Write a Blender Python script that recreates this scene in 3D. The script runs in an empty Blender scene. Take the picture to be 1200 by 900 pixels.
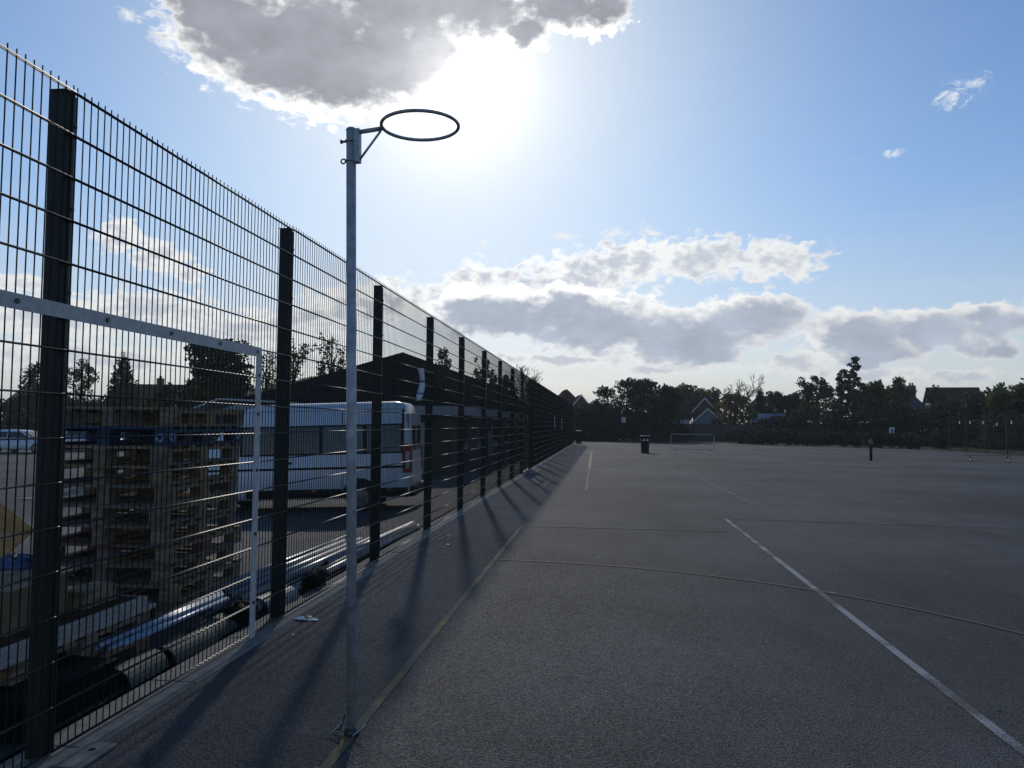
import bpy, math, random
import numpy as np
from mathutils import Vector, Matrix

SC = bpy.context.scene
COL = SC.collection.objects

# ------------------------------------------------------------------ camera
YAW, PITCH, ROLL = -0.1177, 0.0513, 0.0090
CAM = Vector((2.4706, 0.0, 1.4953))
fw = Vector((math.sin(YAW)*math.cos(PITCH), math.cos(YAW)*math.cos(PITCH), math.sin(PITCH)))
r0 = Vector((math.cos(YAW), -math.sin(YAW), 0)); u0 = r0.cross(fw)
rt = math.cos(ROLL)*r0 + math.sin(ROLL)*u0
up = -math.sin(ROLL)*r0 + math.cos(ROLL)*u0
cd = bpy.data.cameras.new('camera'); cam = bpy.data.objects.new('camera', cd); COL.link(cam)
M = Matrix((rt, up, -fw)).transposed().to_4x4(); M.translation = CAM
cam.matrix_world = M
cd.sensor_width = 36; cd.lens = 36*915/1200; cd.clip_start = 0.05; cd.clip_end = 3000
SC.camera = cam

# ------------------------------------------------------------------ light
SUN_AZ, SUN_EL = math.radians(-11.3), math.radians(24.0)     # azimuth from +Y towards +X
sdir = Vector((math.sin(SUN_AZ)*math.cos(SUN_EL), math.cos(SUN_AZ)*math.cos(SUN_EL), math.sin(SUN_EL)))
ld = bpy.data.lights.new('sun', 'SUN'); sun = bpy.data.objects.new('sun', ld); COL.link(sun)
ld.energy = 1.4; ld.angle = math.radians(1.5); ld.color = (1.0, 0.93, 0.82)
sun.rotation_euler = (-sdir).to_track_quat('-Z', 'Y').to_euler()
vs = SC.view_settings
vs.view_transform = 'Standard'; vs.look = 'None'; vs.exposure = 0.0; vs.gamma = 1.0
SC.cycles.max_bounces = 6; SC.cycles.diffuse_bounces = 3; SC.cycles.glossy_bounces = 3
SC.cycles.transmission_bounces = 4; SC.cycles.transparent_max_bounces = 8

class NT:
    """small helper to write node trees"""
    def __init__(s, nt): s.nt = nt; s.n = nt.nodes; s.l = nt.links
    def node(s, t, **kw):
        n = s.n.new(t)
        for k, v in kw.items(): setattr(n, k, v)
        return n
    def put(s, sock, v):
        if isinstance(v, bpy.types.NodeSocket): s.l.new(v, sock)
        elif v is not None: sock.default_value = v
    def math(s, op, a, b=None, c=None, clamp=False):
        n = s.node('ShaderNodeMath', operation=op, use_clamp=clamp)
        for i, v in enumerate((a, b, c)): s.put(n.inputs[i], v)
        return n.outputs[0]
    def vec(s, op, a, b=None, c=None, out=0):
        n = s.node('ShaderNodeVectorMath', operation=op)
        for i, v in enumerate((a, b, c)):
            if v is not None: s.put(n.inputs[i], v)
        return n.outputs[out]
    def step(s, x, lo, hi, a=0.0, b=1.0):
        n = s.node('ShaderNodeMapRange', interpolation_type='SMOOTHSTEP')
        s.put(n.inputs[0], x); n.inputs[1].default_value = lo; n.inputs[2].default_value = hi
        s.put(n.inputs[3], a); s.put(n.inputs[4], b)
        return n.outputs[0]
    def mix(s, f, a, b):
        n = s.node('ShaderNodeMix', data_type='RGBA')
        s.put(n.inputs[0], f); s.put(n.inputs[6], a); s.put(n.inputs[7], b)
        return n.outputs[2]
    def noise(s, v, scale, detail=4, rough=0.55, dist=0.0):
        n = s.node('ShaderNodeTexNoise')
        s.put(n.inputs['Vector'], v); n.inputs['Scale'].default_value = scale
        n.inputs['Detail'].default_value = detail; n.inputs['Roughness'].default_value = rough
        n.inputs['Distortion'].default_value = dist
        return n

# sky: cloud masses as (azimuth, elevation, half width, half height) in degrees
HEAVY = [(-29.0,26.4,3.0,2.2),(-26.3,25.7,6.2,3.9),(-21.4,25.4,8.0,4.9),(-16.5,25.2,6.8,4.4),(-14.7,28.3,7.7,3.44),(-9.6,28.3,5.1,2.5),(-12.9,25.4,2.9,2.35),(-6.3,27.1,2.6,1.35),(-3.8,28.9,5.1,1.99),(-0.3,28.3,2.8,1.8),(-19.5,23.2,4.9,1.85),(-23.7,23.6,4.2,1.81),
 (-20,31,9,5),(-9,33,8,4),(-30,32,6,4),
 (-6.8,8.1,6.6,2.0),(-3.0,9.0,4.0,1.4),(-0.5,7.4,7.0,2.46),(5.6,6.5,6.7,2.43),(10.6,7.7,4.5,1.89),(6.8,5.3,3.6,1.34),(-9.9,8.4,3.1,1.98),(16.9,6.3,4.3,1.83),(21.0,6.4,4.0,1.76),(24.8,6.8,2.9,1.33),(18.0,5.0,3.3,1.14),(24.6,5.2,2.2,0.85),(31,7.5,5,2),(37,6,5,1.6)]
LIGHT = [(-1.8, 10.6, 5.2, 2.3), (2.0, 11.7, 4.9, 2.0), (7.4, 11.9, 5.8, 1.75), (11.8, 11.3, 4.2, 1.6), (-4.3, 9.9, 5.3, 2.2), (-9.5, 9.8, 3.5, 2.2), (-33.8, 12.1, 1.5, 1.41), (-31.4, 11.0, 2.1, 1.33), (-29.5, 10.0, 1.6, 0.68), (-39.1, 8.4, 1.6, 0.73), (-37.5, 6.5, 6.4, 1.71), (-31.0, 7.3, 5.4, 1.58), (-25.0, 6.5, 5.5, 1.42), (-19.8, 7.7, 3.6, 2.05), (-15.9, 8.7, 4.3, 2.07), (-11.8, 9.1, 3.1, 1.47), (-35.5, 4.0, 8.3, 1.21), (-23.2, 4.5, 7.1, 0.96), (-3.0, 4.8, 8.0, 0.62), (4.4, 4.1, 7.0, 0.49), (17.4, 3.5, 4.5, 0.69), (23.4, 3.3, 3.6, 0.54), (13.7, 4.4, 3.2, 0.94), (-48, 7, 6, 2), (34, 3.6, 6, 0.7)]
WISP = [(23.0, 20.5, 1.3, 0.75), (24.3, 21.2, 1.5, 0.5), (-33.6, 25.3, 1.0, 0.6), (19.3, 17.6, 0.9, 0.35), (-9.1, 13.3, 0.9, 0.4), (3.3, 13.9, 1.3, 0.55), (0.7, 13.8, 2.1, 0.5), (11.5, 12.8, 1.6, 0.4), (-3.0, 13.6, 1.2, 0.4)]

def make_world():
    w = bpy.data.worlds.new('World'); SC.world = w; w.use_nodes = True
    w.node_tree.nodes.clear(); t = NT(w.node_tree)
    out = t.node('ShaderNodeOutputWorld'); bg = t.node('ShaderNodeBackground')
    STR = 0.10
    bg.inputs[1].default_value = STR
    sky = t.node('ShaderNodeTexSky', sky_type='NISHITA')
    sky.sun_disc = False; sky.sun_elevation = SUN_EL; sky.sun_rotation = SUN_AZ
    sky.altitude = 0; sky.air_density = 1.0; sky.dust_density = 0.3; sky.ozone_density = 3.0
    d = t.node('ShaderNodeTexCoord').outputs['Generated']
    d = t.vec('NORMALIZE', d)
    sep = t.node('ShaderNodeSeparateXYZ'); t.put(sep.inputs[0], d)
    DEG = 57.29578
    az = t.math('MULTIPLY', t.math('ARCTAN2', sep.outputs[0], sep.outputs[1]), DEG)
    el = t.math('MULTIPLY', t.math('ARCSINE', sep.outputs[2]), DEG)
    cmb = t.node('ShaderNodeCombineXYZ'); t.put(cmb.inputs[0], az); t.put(cmb.inputs[1], el)
    P = cmb.outputs[0]
    # ragged edges: the position is pushed about by two scales of noise before the masses are looked up
    np_ = t.vec('MULTIPLY', P, (1.0, 1.55, 1.0))
    n1 = t.noise(np_, 0.38, 6, 0.54)
    n2 = t.noise(np_, 1.2, 6, 0.55)
    w1 = t.vec('MULTIPLY', t.vec('SUBTRACT', n1.outputs['Color'], (0.5, 0.5, 0.5)), (3.0, 2.0, 0))
    w2 = t.vec('MULTIPLY', t.vec('SUBTRACT', n2.outputs['Color'], (0.5, 0.5, 0.5)), (1.0, 0.7, 0))
    PW = t.vec('ADD', t.vec('ADD', P, w1), w2)
    PL = t.vec('ADD', P, t.vec('SCALE', t.vec('ADD', w1, w2), None)) if False else t.vec('ADD', P, t.vec('MULTIPLY', t.vec('ADD', w1, w2), (0.55, 0.5, 0)))
    def field(blobs, src, k):
        acc = None
        for a, e, ra, re in blobs:
            v = t.vec('MULTIPLY_ADD', src, (1/ra, 1/re, 0), (-a/ra, -e/re, 0))
            L = t.vec('LENGTH', v, out=1)
            acc = L if acc is None else t.math('SMOOTH_MIN', acc, L, k)
        return t.math('SUBTRACT', 1.0, acc)
    DH = field(HEAVY, PW, 0.3); DL = field(LIGHT, PL, 0.12)
    # depth of cloud between here and the sun: looked up a little way towards the sun
    tos = t.vec('NORMALIZE', t.vec('SUBTRACT', (math.degrees(SUN_AZ), math.degrees(SUN_EL), 0), P))
    DS = field(HEAVY, t.vec('MULTIPLY_ADD', tos, (0.75, 0.75, 0), PW), 0.3)
    # the rest of the sky, away from the masses above: scattered fair-weather cloud of the same kind
    rest = t.noise(t.vec('MULTIPLY', d, (1, 1, 2.2)), 2.6, 7, 0.6)
    away = t.math('MAXIMUM', t.math('SUBTRACT', t.math('ABSOLUTE', t.math('ADD', az, 7.0)), 46.0), t.math('SUBTRACT', el, 35.0))
    DR = t.math('ADD', t.math('MULTIPLY', t.math('SUBTRACT', rest.outputs['Fac'], 0.66), 6.0), t.step(away, 0, 12, -3.0, 0.0))
    DH = t.math('MAXIMUM', DH, DR); DS = t.math('MAXIMUM', DS, DR)
    fine = t.math('SUBTRACT', n2.outputs['Fac'], 0.5)
    med = t.math('SUBTRACT', n1.outputs['Fac'], 0.5)
    n3 = t.noise(np_, 0.85, 7, 0.56, 0.3)
    rag = t.math('SUBTRACT', n3.outputs['Fac'], 0.5)
    DH = t.math('ADD', DH, t.math('MULTIPLY', rag, 0.95)); DS = t.math('ADD', DS, t.math('MULTIPLY', rag, 0.3))
    DL = t.math('ADD', DL, t.math('MULTIPLY', rag, 2.0))
    aH = t.step(DH, 0.0, 0.26)
    tH = t.step(t.math('ADD', t.math('MULTIPLY', t.math('ADD', DH, DS), 0.5), t.math('ADD', t.math('MULTIPLY', med, 0.5), t.math('MULTIPLY', fine, 0.25))), 0.03, 0.60)
    aL = t.math('MULTIPLY', t.step(DL, 0.0, 0.4), 0.92)
    tL = t.step(t.math('ADD', DL, t.math('ADD', t.math('MULTIPLY', med, 1.8), t.math('MULTIPLY', fine, 0.9))), 0.28, 1.0)
    nw = t.noise(t.vec('MULTIPLY', t.vec('ADD', P, w1), (1.0, 2.0, 1.0)), 0.9, 7, 0.62, 1.2)
    DW = t.math('ADD', field(WISP, PL, 0.1), t.math('MULTIPLY', t.math('SUBTRACT', nw.outputs['Fac'], 0.52), 3.6))
    aW = t.math('MULTIPLY', t.step(DW, 0.05, 1.15), 0.8)
    # angle to the sun
    ca = t.vec('DOT_PRODUCT', d, tuple(sdir), out=1)
    ang = t.math('MULTIPLY', t.math('ARCCOSINE', t.math('MINIMUM', ca, 0.99999)), DEG)
    def gauss(sig, p=1.0):
        q = t.math('MULTIPLY', ang, 1.0/sig)
        if p != 1.0: q = t.math('POWER', q, p)
        return t.math('EXPONENT', t.math('MULTIPLY', q, -1.0))
    S = 1/STR
    k = lambda r, g, b: (r*S, g*S, b*S, 1)
    def plus(a, b):  return t.vec('ADD', a, b)
    def sc(col, f):
        n = t.node('ShaderNodeVectorMath', operation='SCALE'); t.put(n.inputs[0], col); t.put(n.inputs[3], f); return n.outputs[0]
    base = t.vec('MULTIPLY', sky.outputs[0], t.mix(t.step(el, 3.0, 18.0), (0.92, 0.91, 0.97, 1), (0.63, 0.91, 1.13, 1)))
    # pale haze towards the horizon and the bright aureole round the sun
    hz = t.math('EXPONENT', t.math('MULTIPLY', t.math('MAXIMUM', el, 0.0), -1/8.0))
    streak = t.noise(t.vec('MULTIPLY', P, (0.12, 1.6, 0)), 0.6, 4, 0.5)
    hz = t.math('MULTIPLY', hz, t.step(streak.outputs['Fac'], 0.3, 0.7, 0.7, 1.0))
    base = t.mix(t.math('MULTIPLY', hz, 0.9), base, k(0.74, 0.755, 0.75))
    base = t.mix(gauss(15.5, 1.5), base, k(0.86, 0.88, 0.88))
    base = plus(base, sc(k(1.0, 0.98, 0.95)[:3], t.math('MULTIPLY', gauss(2.7), 1.6)))
    # clouds: thin sunlit rims are brilliant, more so near the sun; thick cores grey
    near = gauss(14.0)
    rimH = sc(k(0.92, 0.91, 0.89)[:3], t.math('ADD', 0.9, t.math('MULTIPLY', near, 1.6)))
    coreH = t.mix(t.step(el, 6.0, 20.0), k(0.44, 0.50, 0.60), k(0.335, 0.355, 0.405))
    coreH = plus(coreH, sc(k(1, 0.98, 0.95)[:3], t.math('ADD', t.math('MULTIPLY', gauss(2.0), 1.2), t.math('MULTIPLY', gauss(9.0), 0.06))))
    coreH = sc(coreH, t.math('ADD', 1.0, t.math('MULTIPLY', med, 0.7)))
    cH = t.mix(tH, rimH, coreH)
    rimL = sc(k(0.88, 0.88, 0.86)[:3], t.math('ADD', 0.95, t.math('MULTIPLY', near, 0.8)))
    cL = t.mix(tL, rimL, k(0.60, 0.64, 0.71))
    col = t.mix(aW, base, k(0.93, 0.94, 0.94))
    col = t.mix(aL, col, cL)
    col = t.mix(aH, col, cH)
    # below the horizon: dull ground tone
    col = t.mix(t.step(el, -1.5, -0.2), k(0.07, 0.075, 0.07), col)
    t.put(bg.inputs[0], col)
    t.l.new(bg.outputs[0], out.inputs[0])
    w.cycles.sampling_method = 'MANUAL'; w.cycles.sample_map_resolution = 512
make_world()

# ------------------------------------------------------------------ materials
MATS = {}
def mat(name, col, rough=0.7, metal=0.0, var=0.25, scale=6.0, bump=0.0, bscale=60.0, col2=None, island=False, spec=0.5, transl=0.0, stretch=None, coat=0.0):
    if name in MATS: return MATS[name]
    m = bpy.data.materials.new(name); m.use_nodes = True
    t = NT(m.node_tree); b = t.n['Principled BSDF']; out = t.n['Material Output']
    tc = t.node('ShaderNodeTexCoord').outputs['Object']
    v = t.vec('MULTIPLY', tc, stretch) if stretch else tc
    nz = t.noise(v, scale, 5, 0.6)
    c1 = tuple(x*(1-var) for x in col)+(1,)
    c2 = tuple(min(1, x*(1+var)) for x in (col2 or col))+(1,)
    c = t.mix(t.step(nz.outputs['Fac'], 0.32, 0.68), c1, c2)
    if island:
        g = t.node('ShaderNodeNewGeometry')
        f = t.math('ADD', 0.65, t.math('MULTIPLY', g.outputs['Random Per Island'], 0.8))
        n = t.node('ShaderNodeVectorMath', operation='SCALE'); t.put(n.inputs[0], c); t.put(n.inputs[3], f); c = n.outputs[0]
    t.put(b.inputs['Base Color'], c)
    rn = t.math('ADD', rough-0.06, t.math('MULTIPLY', nz.outputs['Fac'], 0.12))
    t.put(b.inputs['Roughness'], rn); b.inputs['Metallic'].default_value = metal
    b.inputs['Specular IOR Level'].default_value = spec
    if coat: b.inputs['Coat Weight'].default_value = coat; b.inputs['Coat Roughness'].default_value = 0.08
    if bump:
        bn = t.noise(v, bscale, 3, 0.6); bp = t.node('ShaderNodeBump')
        bp.inputs['Strength'].default_value = bump; bp.inputs['Distance'].default_value = 0.01
        t.put(bp.inputs['Height'], bn.outputs['Fac']); t.put(b.inputs['Normal'], bp.outputs[0])
    if transl:
        tr = t.node('ShaderNodeBsdfTranslucent'); t.put(tr.inputs[0], c)
        mx = t.node('ShaderNodeMixShader'); mx.inputs[0].default_value = transl
        t.l.new(b.outputs[0], mx.inputs[1]); t.l.new(tr.outputs[0], mx.inputs[2]); t.l.new(mx.outputs[0], out.inputs[0])
    MATS[name] = m
    return m

def asphalt(name, dark, light, worn, rough=0.86, coarse=1.0):
    m = bpy.data.materials.new(name); m.use_nodes = True
    t = NT(m.node_tree); b = t.n['Principled BSDF']
    tc = t.node('ShaderNodeTexCoord').outputs['Object']
    vor = t.node('ShaderNodeTexVoronoi'); t.put(vor.inputs['Vector'], tc); vor.inputs['Scale'].default_value = 95*coarse
    sp = t.node('ShaderNodeSeparateColor'); t.put(sp.inputs[0], vor.outputs['Color'])
    stone = t.math('POWER', sp.outputs[0], 2.2)
    big = t.noise(tc, 0.22, 8, 0.62); mid = t.noise(t.vec('MULTIPLY', tc, (2.2, 0.5, 1)), 1.1, 5, 0.65)
    c = t.mix(stone, dark+(1,), light+(1,))
    c = t.mix(t.math('MULTIPLY', t.step(big.outputs['Fac'], 0.4, 0.62), 0.6), c, worn+(1,))
    c = t.mix(t.math('MULTIPLY', t.step(mid.outputs['Fac'], 0.5, 0.75), 0.35), c, tuple(x*0.55 for x in dark)+(1,))
    wv = t.vec('ADD', tc, t.vec('MULTIPLY', t.vec('SUBTRACT', t.noise(tc, 1.3, 4, 0.6).outputs['Color'], (0.5, 0.5, 0.5)), (0.9, 0.9, 0)))
    ck = t.node('ShaderNodeTexVoronoi', feature='DISTANCE_TO_EDGE'); t.put(ck.inputs['Vector'], wv); ck.inputs['Scale'].default_value = 0.23
    crack = t.math('MULTIPLY', t.step(ck.outputs[0], 0.0016, 0.0045, 0.75, 0.0), t.step(big.outputs['Fac'], 0.45, 0.6))
    c = t.mix(crack, c, (0.008, 0.008, 0.009, 1))
    lane = t.node('ShaderNodeSeparateXYZ'); t.put(lane.inputs[0], wv)
    lx = t.math('ABSOLUTE', t.math('SUBTRACT', t.math('FRACT', t.math('MULTIPLY', t.math('ADD', lane.outputs[0], -0.7), 1/3.6)), 0.5))
    c = t.mix(t.step(lx, 0.004, 0.012, 0.35, 0.0), c, (0.02, 0.02, 0.022, 1))
    st = t.noise(tc, 0.9, 3, 0.5); sp2 = t.step(st.outputs['Fac'], 0.62, 0.72)
    c = t.mix(t.math('MULTIPLY', sp2, 0.45), c, tuple(x*0.6 for x in dark)+(1,))
    tone = t.math('ADD', t.step(big.outputs['Fac'], 0.36, 0.66, 0.74, 1.2), t.math('MULTIPLY', t.math('SUBTRACT', mid.outputs['Fac'], 0.5), 0.7))
    sc_ = t.node('ShaderNodeVectorMath', operation='SCALE'); t.put(sc_.inputs[0], c); t.put(sc_.inputs[3], tone); c = sc_.outputs[0]
    t.put(b.inputs['Specular IOR Level'], t.math('MULTIPLY', tone, 0.58))
    t.put(b.inputs['Base Color'], c)
    t.put(b.inputs['Roughness'], t.math('ADD', rough-0.1, t.math('MULTIPLY', sp.outputs[1], 0.2)))
    bp = t.node('ShaderNodeBump'); bp.inputs['Strength'].default_value = 0.9; bp.inputs['Distance'].default_value = 0.006
    h = t.math('ADD', t.math('MULTIPLY', sp.outputs[2], 0.7), vor.outputs['Distance'])
    t.put(bp.inputs['Height'], h); t.put(b.inputs['Normal'], bp.outputs[0])
    MATS[name] = m; return m

def paint(name, col, wear):
    """worn road paint: the tarmac shows through in flecks"""
    m = bpy.data.materials.new(name); m.use_nodes = True
    t = NT(m.node_tree); b = t.n['Principled BSDF']
    tc = t.node('ShaderNodeTexCoord').outputs['Object']
    n1 = t.noise(tc, 90, 4, 0.7); n2 = t.noise(tc, 1.5, 4, 0.6)
    f = t.step(t.math('ADD', n1.outputs['Fac'], t.math('MULTIPLY', t.math('SUBTRACT', n2.outputs['Fac'], 0.5), 1.5)), wear-0.1, wear+0.14)
    t.put(b.inputs['Base Color'], t.mix(f, (0.05, 0.05, 0.052, 1), col+(1,)))
    b.inputs['Roughness'].default_value = 0.85; b.inputs['Specular IOR Level'].default_value = 0.6
    MATS[name] = m; return m

ASPH = asphalt('court_asphalt', (0.010, 0.0115, 0.014), (0.070, 0.076, 0.086), (0.040, 0.0425, 0.048))
CARP = asphalt('car_park_asphalt', (0.022, 0.023, 0.026), (0.085, 0.085, 0.088), (0.045, 0.046, 0.05))
YELLOW = paint('yellow_line_paint', (0.17, 0.125, 0.028), 0.50)
YFAR = paint('far_yellow_paint', (0.36, 0.24, 0.06), 0.45)
YFAINT = paint('faint_yellow_paint', (0.10, 0.076, 0.032), 0.62)
WHITEL = paint('white_line_paint', (0.27, 0.28, 0.29), 0.46)
WFAINT = paint('faint_white_paint', (0.14, 0.14, 0.145), 0.58)
CONC = mat('kerb_concrete', (0.17, 0.165, 0.15), 0.85, var=0.3, scale=9, bump=0.5, bscale=120)
GRASS = mat('ground_grass', (0.035, 0.05, 0.018), 0.95, var=0.4, scale=1.5, bump=0.6, bscale=20, spec=0.1)
FENCE = mat('fence_green', (0.010, 0.017, 0.014), 0.38, var=0.2, scale=30)
FENCEV = mat('fence_wire_green', (0.009, 0.014, 0.012), 0.65, var=0.2, scale=30, spec=0.15)
FPOST = mat('post_green', (0.010, 0.015, 0.013), 0.55, var=0.3, scale=14, bump=0.1, spec=0.35)
GALV = mat('galvanised_steel', (0.38, 0.39, 0.41), 0.5, 0.3, var=0.22, scale=22, bump=0.05, bscale=80)
GALVD = mat('dark_galvanised', (0.20, 0.21, 0.23), 0.5, 0.5, var=0.25, scale=30)
WHITEBAR = mat('white_painted_steel', (0.42, 0.43, 0.43), 0.55, var=0.14, scale=18)
BOLT = mat('bolt_steel', (0.07, 0.07, 0.075), 0.45, 0.6)
WOOD = mat('pallet_wood', (0.215, 0.155, 0.09), 0.85, var=0.4, scale=7, bump=0.4, bscale=40, stretch=(1, 1, 4))
WOODG = mat('weathered_wood', (0.165, 0.135, 0.10), 0.88, var=0.4, scale=7, bump=0.4, bscale=40)
WOODR = mat('reddish_wood', (0.14, 0.075, 0.06), 0.85, var=0.35, scale=7, bump=0.3)
BLUEP = mat('blue_pallet_paint', (0.020, 0.040, 0.090), 0.7, var=0.35, scale=9, bump=0.3)
EMBL = mat('pale_blue_emblem', (0.16, 0.30, 0.42), 0.7, var=0.3, scale=60)
PIPE = mat('grey_pipe_plastic', (0.26, 0.27, 0.28), 0.33, var=0.15, scale=8)
GRNCH = mat('pale_green_channel', (0.055, 0.072, 0.062), 0.75, var=0.3, scale=10, bump=0.15)
GREYCH = mat('grey_channel', (0.13, 0.15, 0.18), 0.6, var=0.25, scale=10)
BLUEPL = mat('pale_blue_plastic', (0.26, 0.34, 0.48), 0.36, var=0.3, scale=20)
BLACKP = mat('black_plastic', (0.006, 0.006, 0.007), 0.8, var=0.3, scale=12, bump=0.25, bscale=14, spec=0.08)
WHBOARD = mat('white_board', (0.30, 0.285, 0.265), 0.6, var=0.12, scale=6)
CARD = mat('brown_cardboard', (0.16, 0.105, 0.06), 0.85, var=0.25, scale=8)
PLY = mat('orange_plywood', (0.42, 0.22, 0.075), 0.7, var=0.25, scale=5, stretch=(1, 6, 6))
BLUESH = mat('blue_sheet', (0.04, 0.07, 0.16), 0.5, var=0.3, scale=12)
WHITEP = mat('white_car_paint', (0.50, 0.55, 0.61), 0.3, var=0.06, scale=3, coat=0.5)
SILVERP = mat('silver_car_paint', (0.38, 0.42, 0.47), 0.3, 0.4, var=0.08, scale=3, coat=0.5)
REDP = mat('red_car_paint', (0.20, 0.02, 0.02), 0.3, var=0.08, scale=3, coat=0.5)
GLASS = mat('tinted_glass', (0.012, 0.018, 0.02), 0.08, var=0.1, scale=3, spec=0.6)
GLASSP = mat('curtained_glass', (0.05, 0.075, 0.08), 0.12, var=0.3, scale=3, spec=0.5, stretch=(6, 6, 0.3))
TYRE = mat('tyre_rubber', (0.012, 0.012, 0.012), 0.85, var=0.2)
RIM = mat('wheel_rim', (0.16, 0.165, 0.175), 0.4, 0.7)
TRIM = mat('black_trim', (0.012, 0.012, 0.013), 0.65, spec=0.25)
REDL = mat('red_lens', (0.20, 0.012, 0.015), 0.2, var=0.1)
CLEARL = mat('clear_lens', (0.35, 0.36, 0.40), 0.2, var=0.2)
AMBER = mat('amber_lens', (0.5, 0.16, 0.02), 0.25)
BRICKD = mat('dark_brick', (0.075, 0.05, 0.04), 0.9, var=0.35, scale=18, bump=0.4)
ROOFD = mat('dark_roof_felt', (0.020, 0.019, 0.018), 1.0, var=0.3, scale=3, bump=0.5, bscale=30, spec=0.0)
FASC = mat('grey_fascia', (0.30, 0.33, 0.36), 0.6, var=0.1)
BROWNT = mat('brown_timber', (0.05, 0.029, 0.018), 0.9, var=0.35, scale=8, bump=0.2, spec=0.08)
TILER = mat('red_roof_tile', (0.065, 0.032, 0.026), 0.9, var=0.35, scale=4, bump=0.4, bscale=25, spec=0.0)
TILEB = mat('brown_roof_tile', (0.060, 0.040, 0.033), 0.9, var=0.35, scale=4, bump=0.4, bscale=25, spec=0.0)
SLATE = mat('blue_slate', (0.05, 0.058, 0.07), 0.8, var=0.3, scale=4, bump=0.3, bscale=25)
REND = mat('white_render', (0.60, 0.59, 0.56), 0.8, var=0.1)
BRICKR = mat('red_brick', (0.12, 0.055, 0.04), 0.9, var=0.3, scale=12, bump=0.3)
BARGE = mat('white_bargeboard', (0.50, 0.50, 0.50), 0.6, var=0.08)
FENCEW = mat('grey_fence_wood', (0.062, 0.058, 0.054), 0.9, var=0.3, scale=4)
SHEDB = mat('blue_grey_sheet', (0.15, 0.20, 0.27), 0.6, var=0.2)
BINB = mat('bin_black', (0.010, 0.010, 0.010), 0.6, var=0.2, spec=0.2)
WHSTK = mat('white_sticker', (0.75, 0.75, 0.76), 0.5, var=0.08)
YELST = mat('yellow_print', (0.5, 0.38, 0.06), 0.5)
BLUEST = mat('blue_print', (0.05, 0.12, 0.45), 0.5)
TAPE = mat('pale_plastic_tape', (0.68, 0.72, 0.80), 0.35, var=0.08, transl=0.35)
TAPEB = mat('blue_tape_print', (0.10, 0.22, 0.60), 0.4, transl=0.3)
BARK = mat('bark', (0.06, 0.048, 0.037), 0.95, var=0.35, scale=10, bump=0.6, bscale=30)
LDARK = mat('dark_leaf', (0.044, 0.056, 0.026), 0.7, var=0.4, scale=0.8, island=True, transl=0.34, spec=0.2)
LDEEP = mat('deep_green_leaf', (0.032, 0.046, 0.026), 0.75, var=0.35, scale=0.8, island=True, transl=0.12, spec=0.2)
LMID = mat('mid_green_leaf', (0.07, 0.10, 0.032), 0.7, var=0.4, scale=0.8, island=True, transl=0.5, spec=0.2)
LYEL = mat('yellow_green_leaf', (0.13, 0.115, 0.035), 0.7, var=0.35, scale=0.8, island=True, transl=0.35, spec=0.2)
LBROWN = mat('olive_bramble', (0.06, 0.055, 0.035), 0.8, var=0.4, scale=0.6, island=True, transl=0.15, spec=0.2)
HILLM = mat('hill_grass', (0.10, 0.12, 0.075), 0.95, var=0.3, scale=0.05, spec=0.1)

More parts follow.
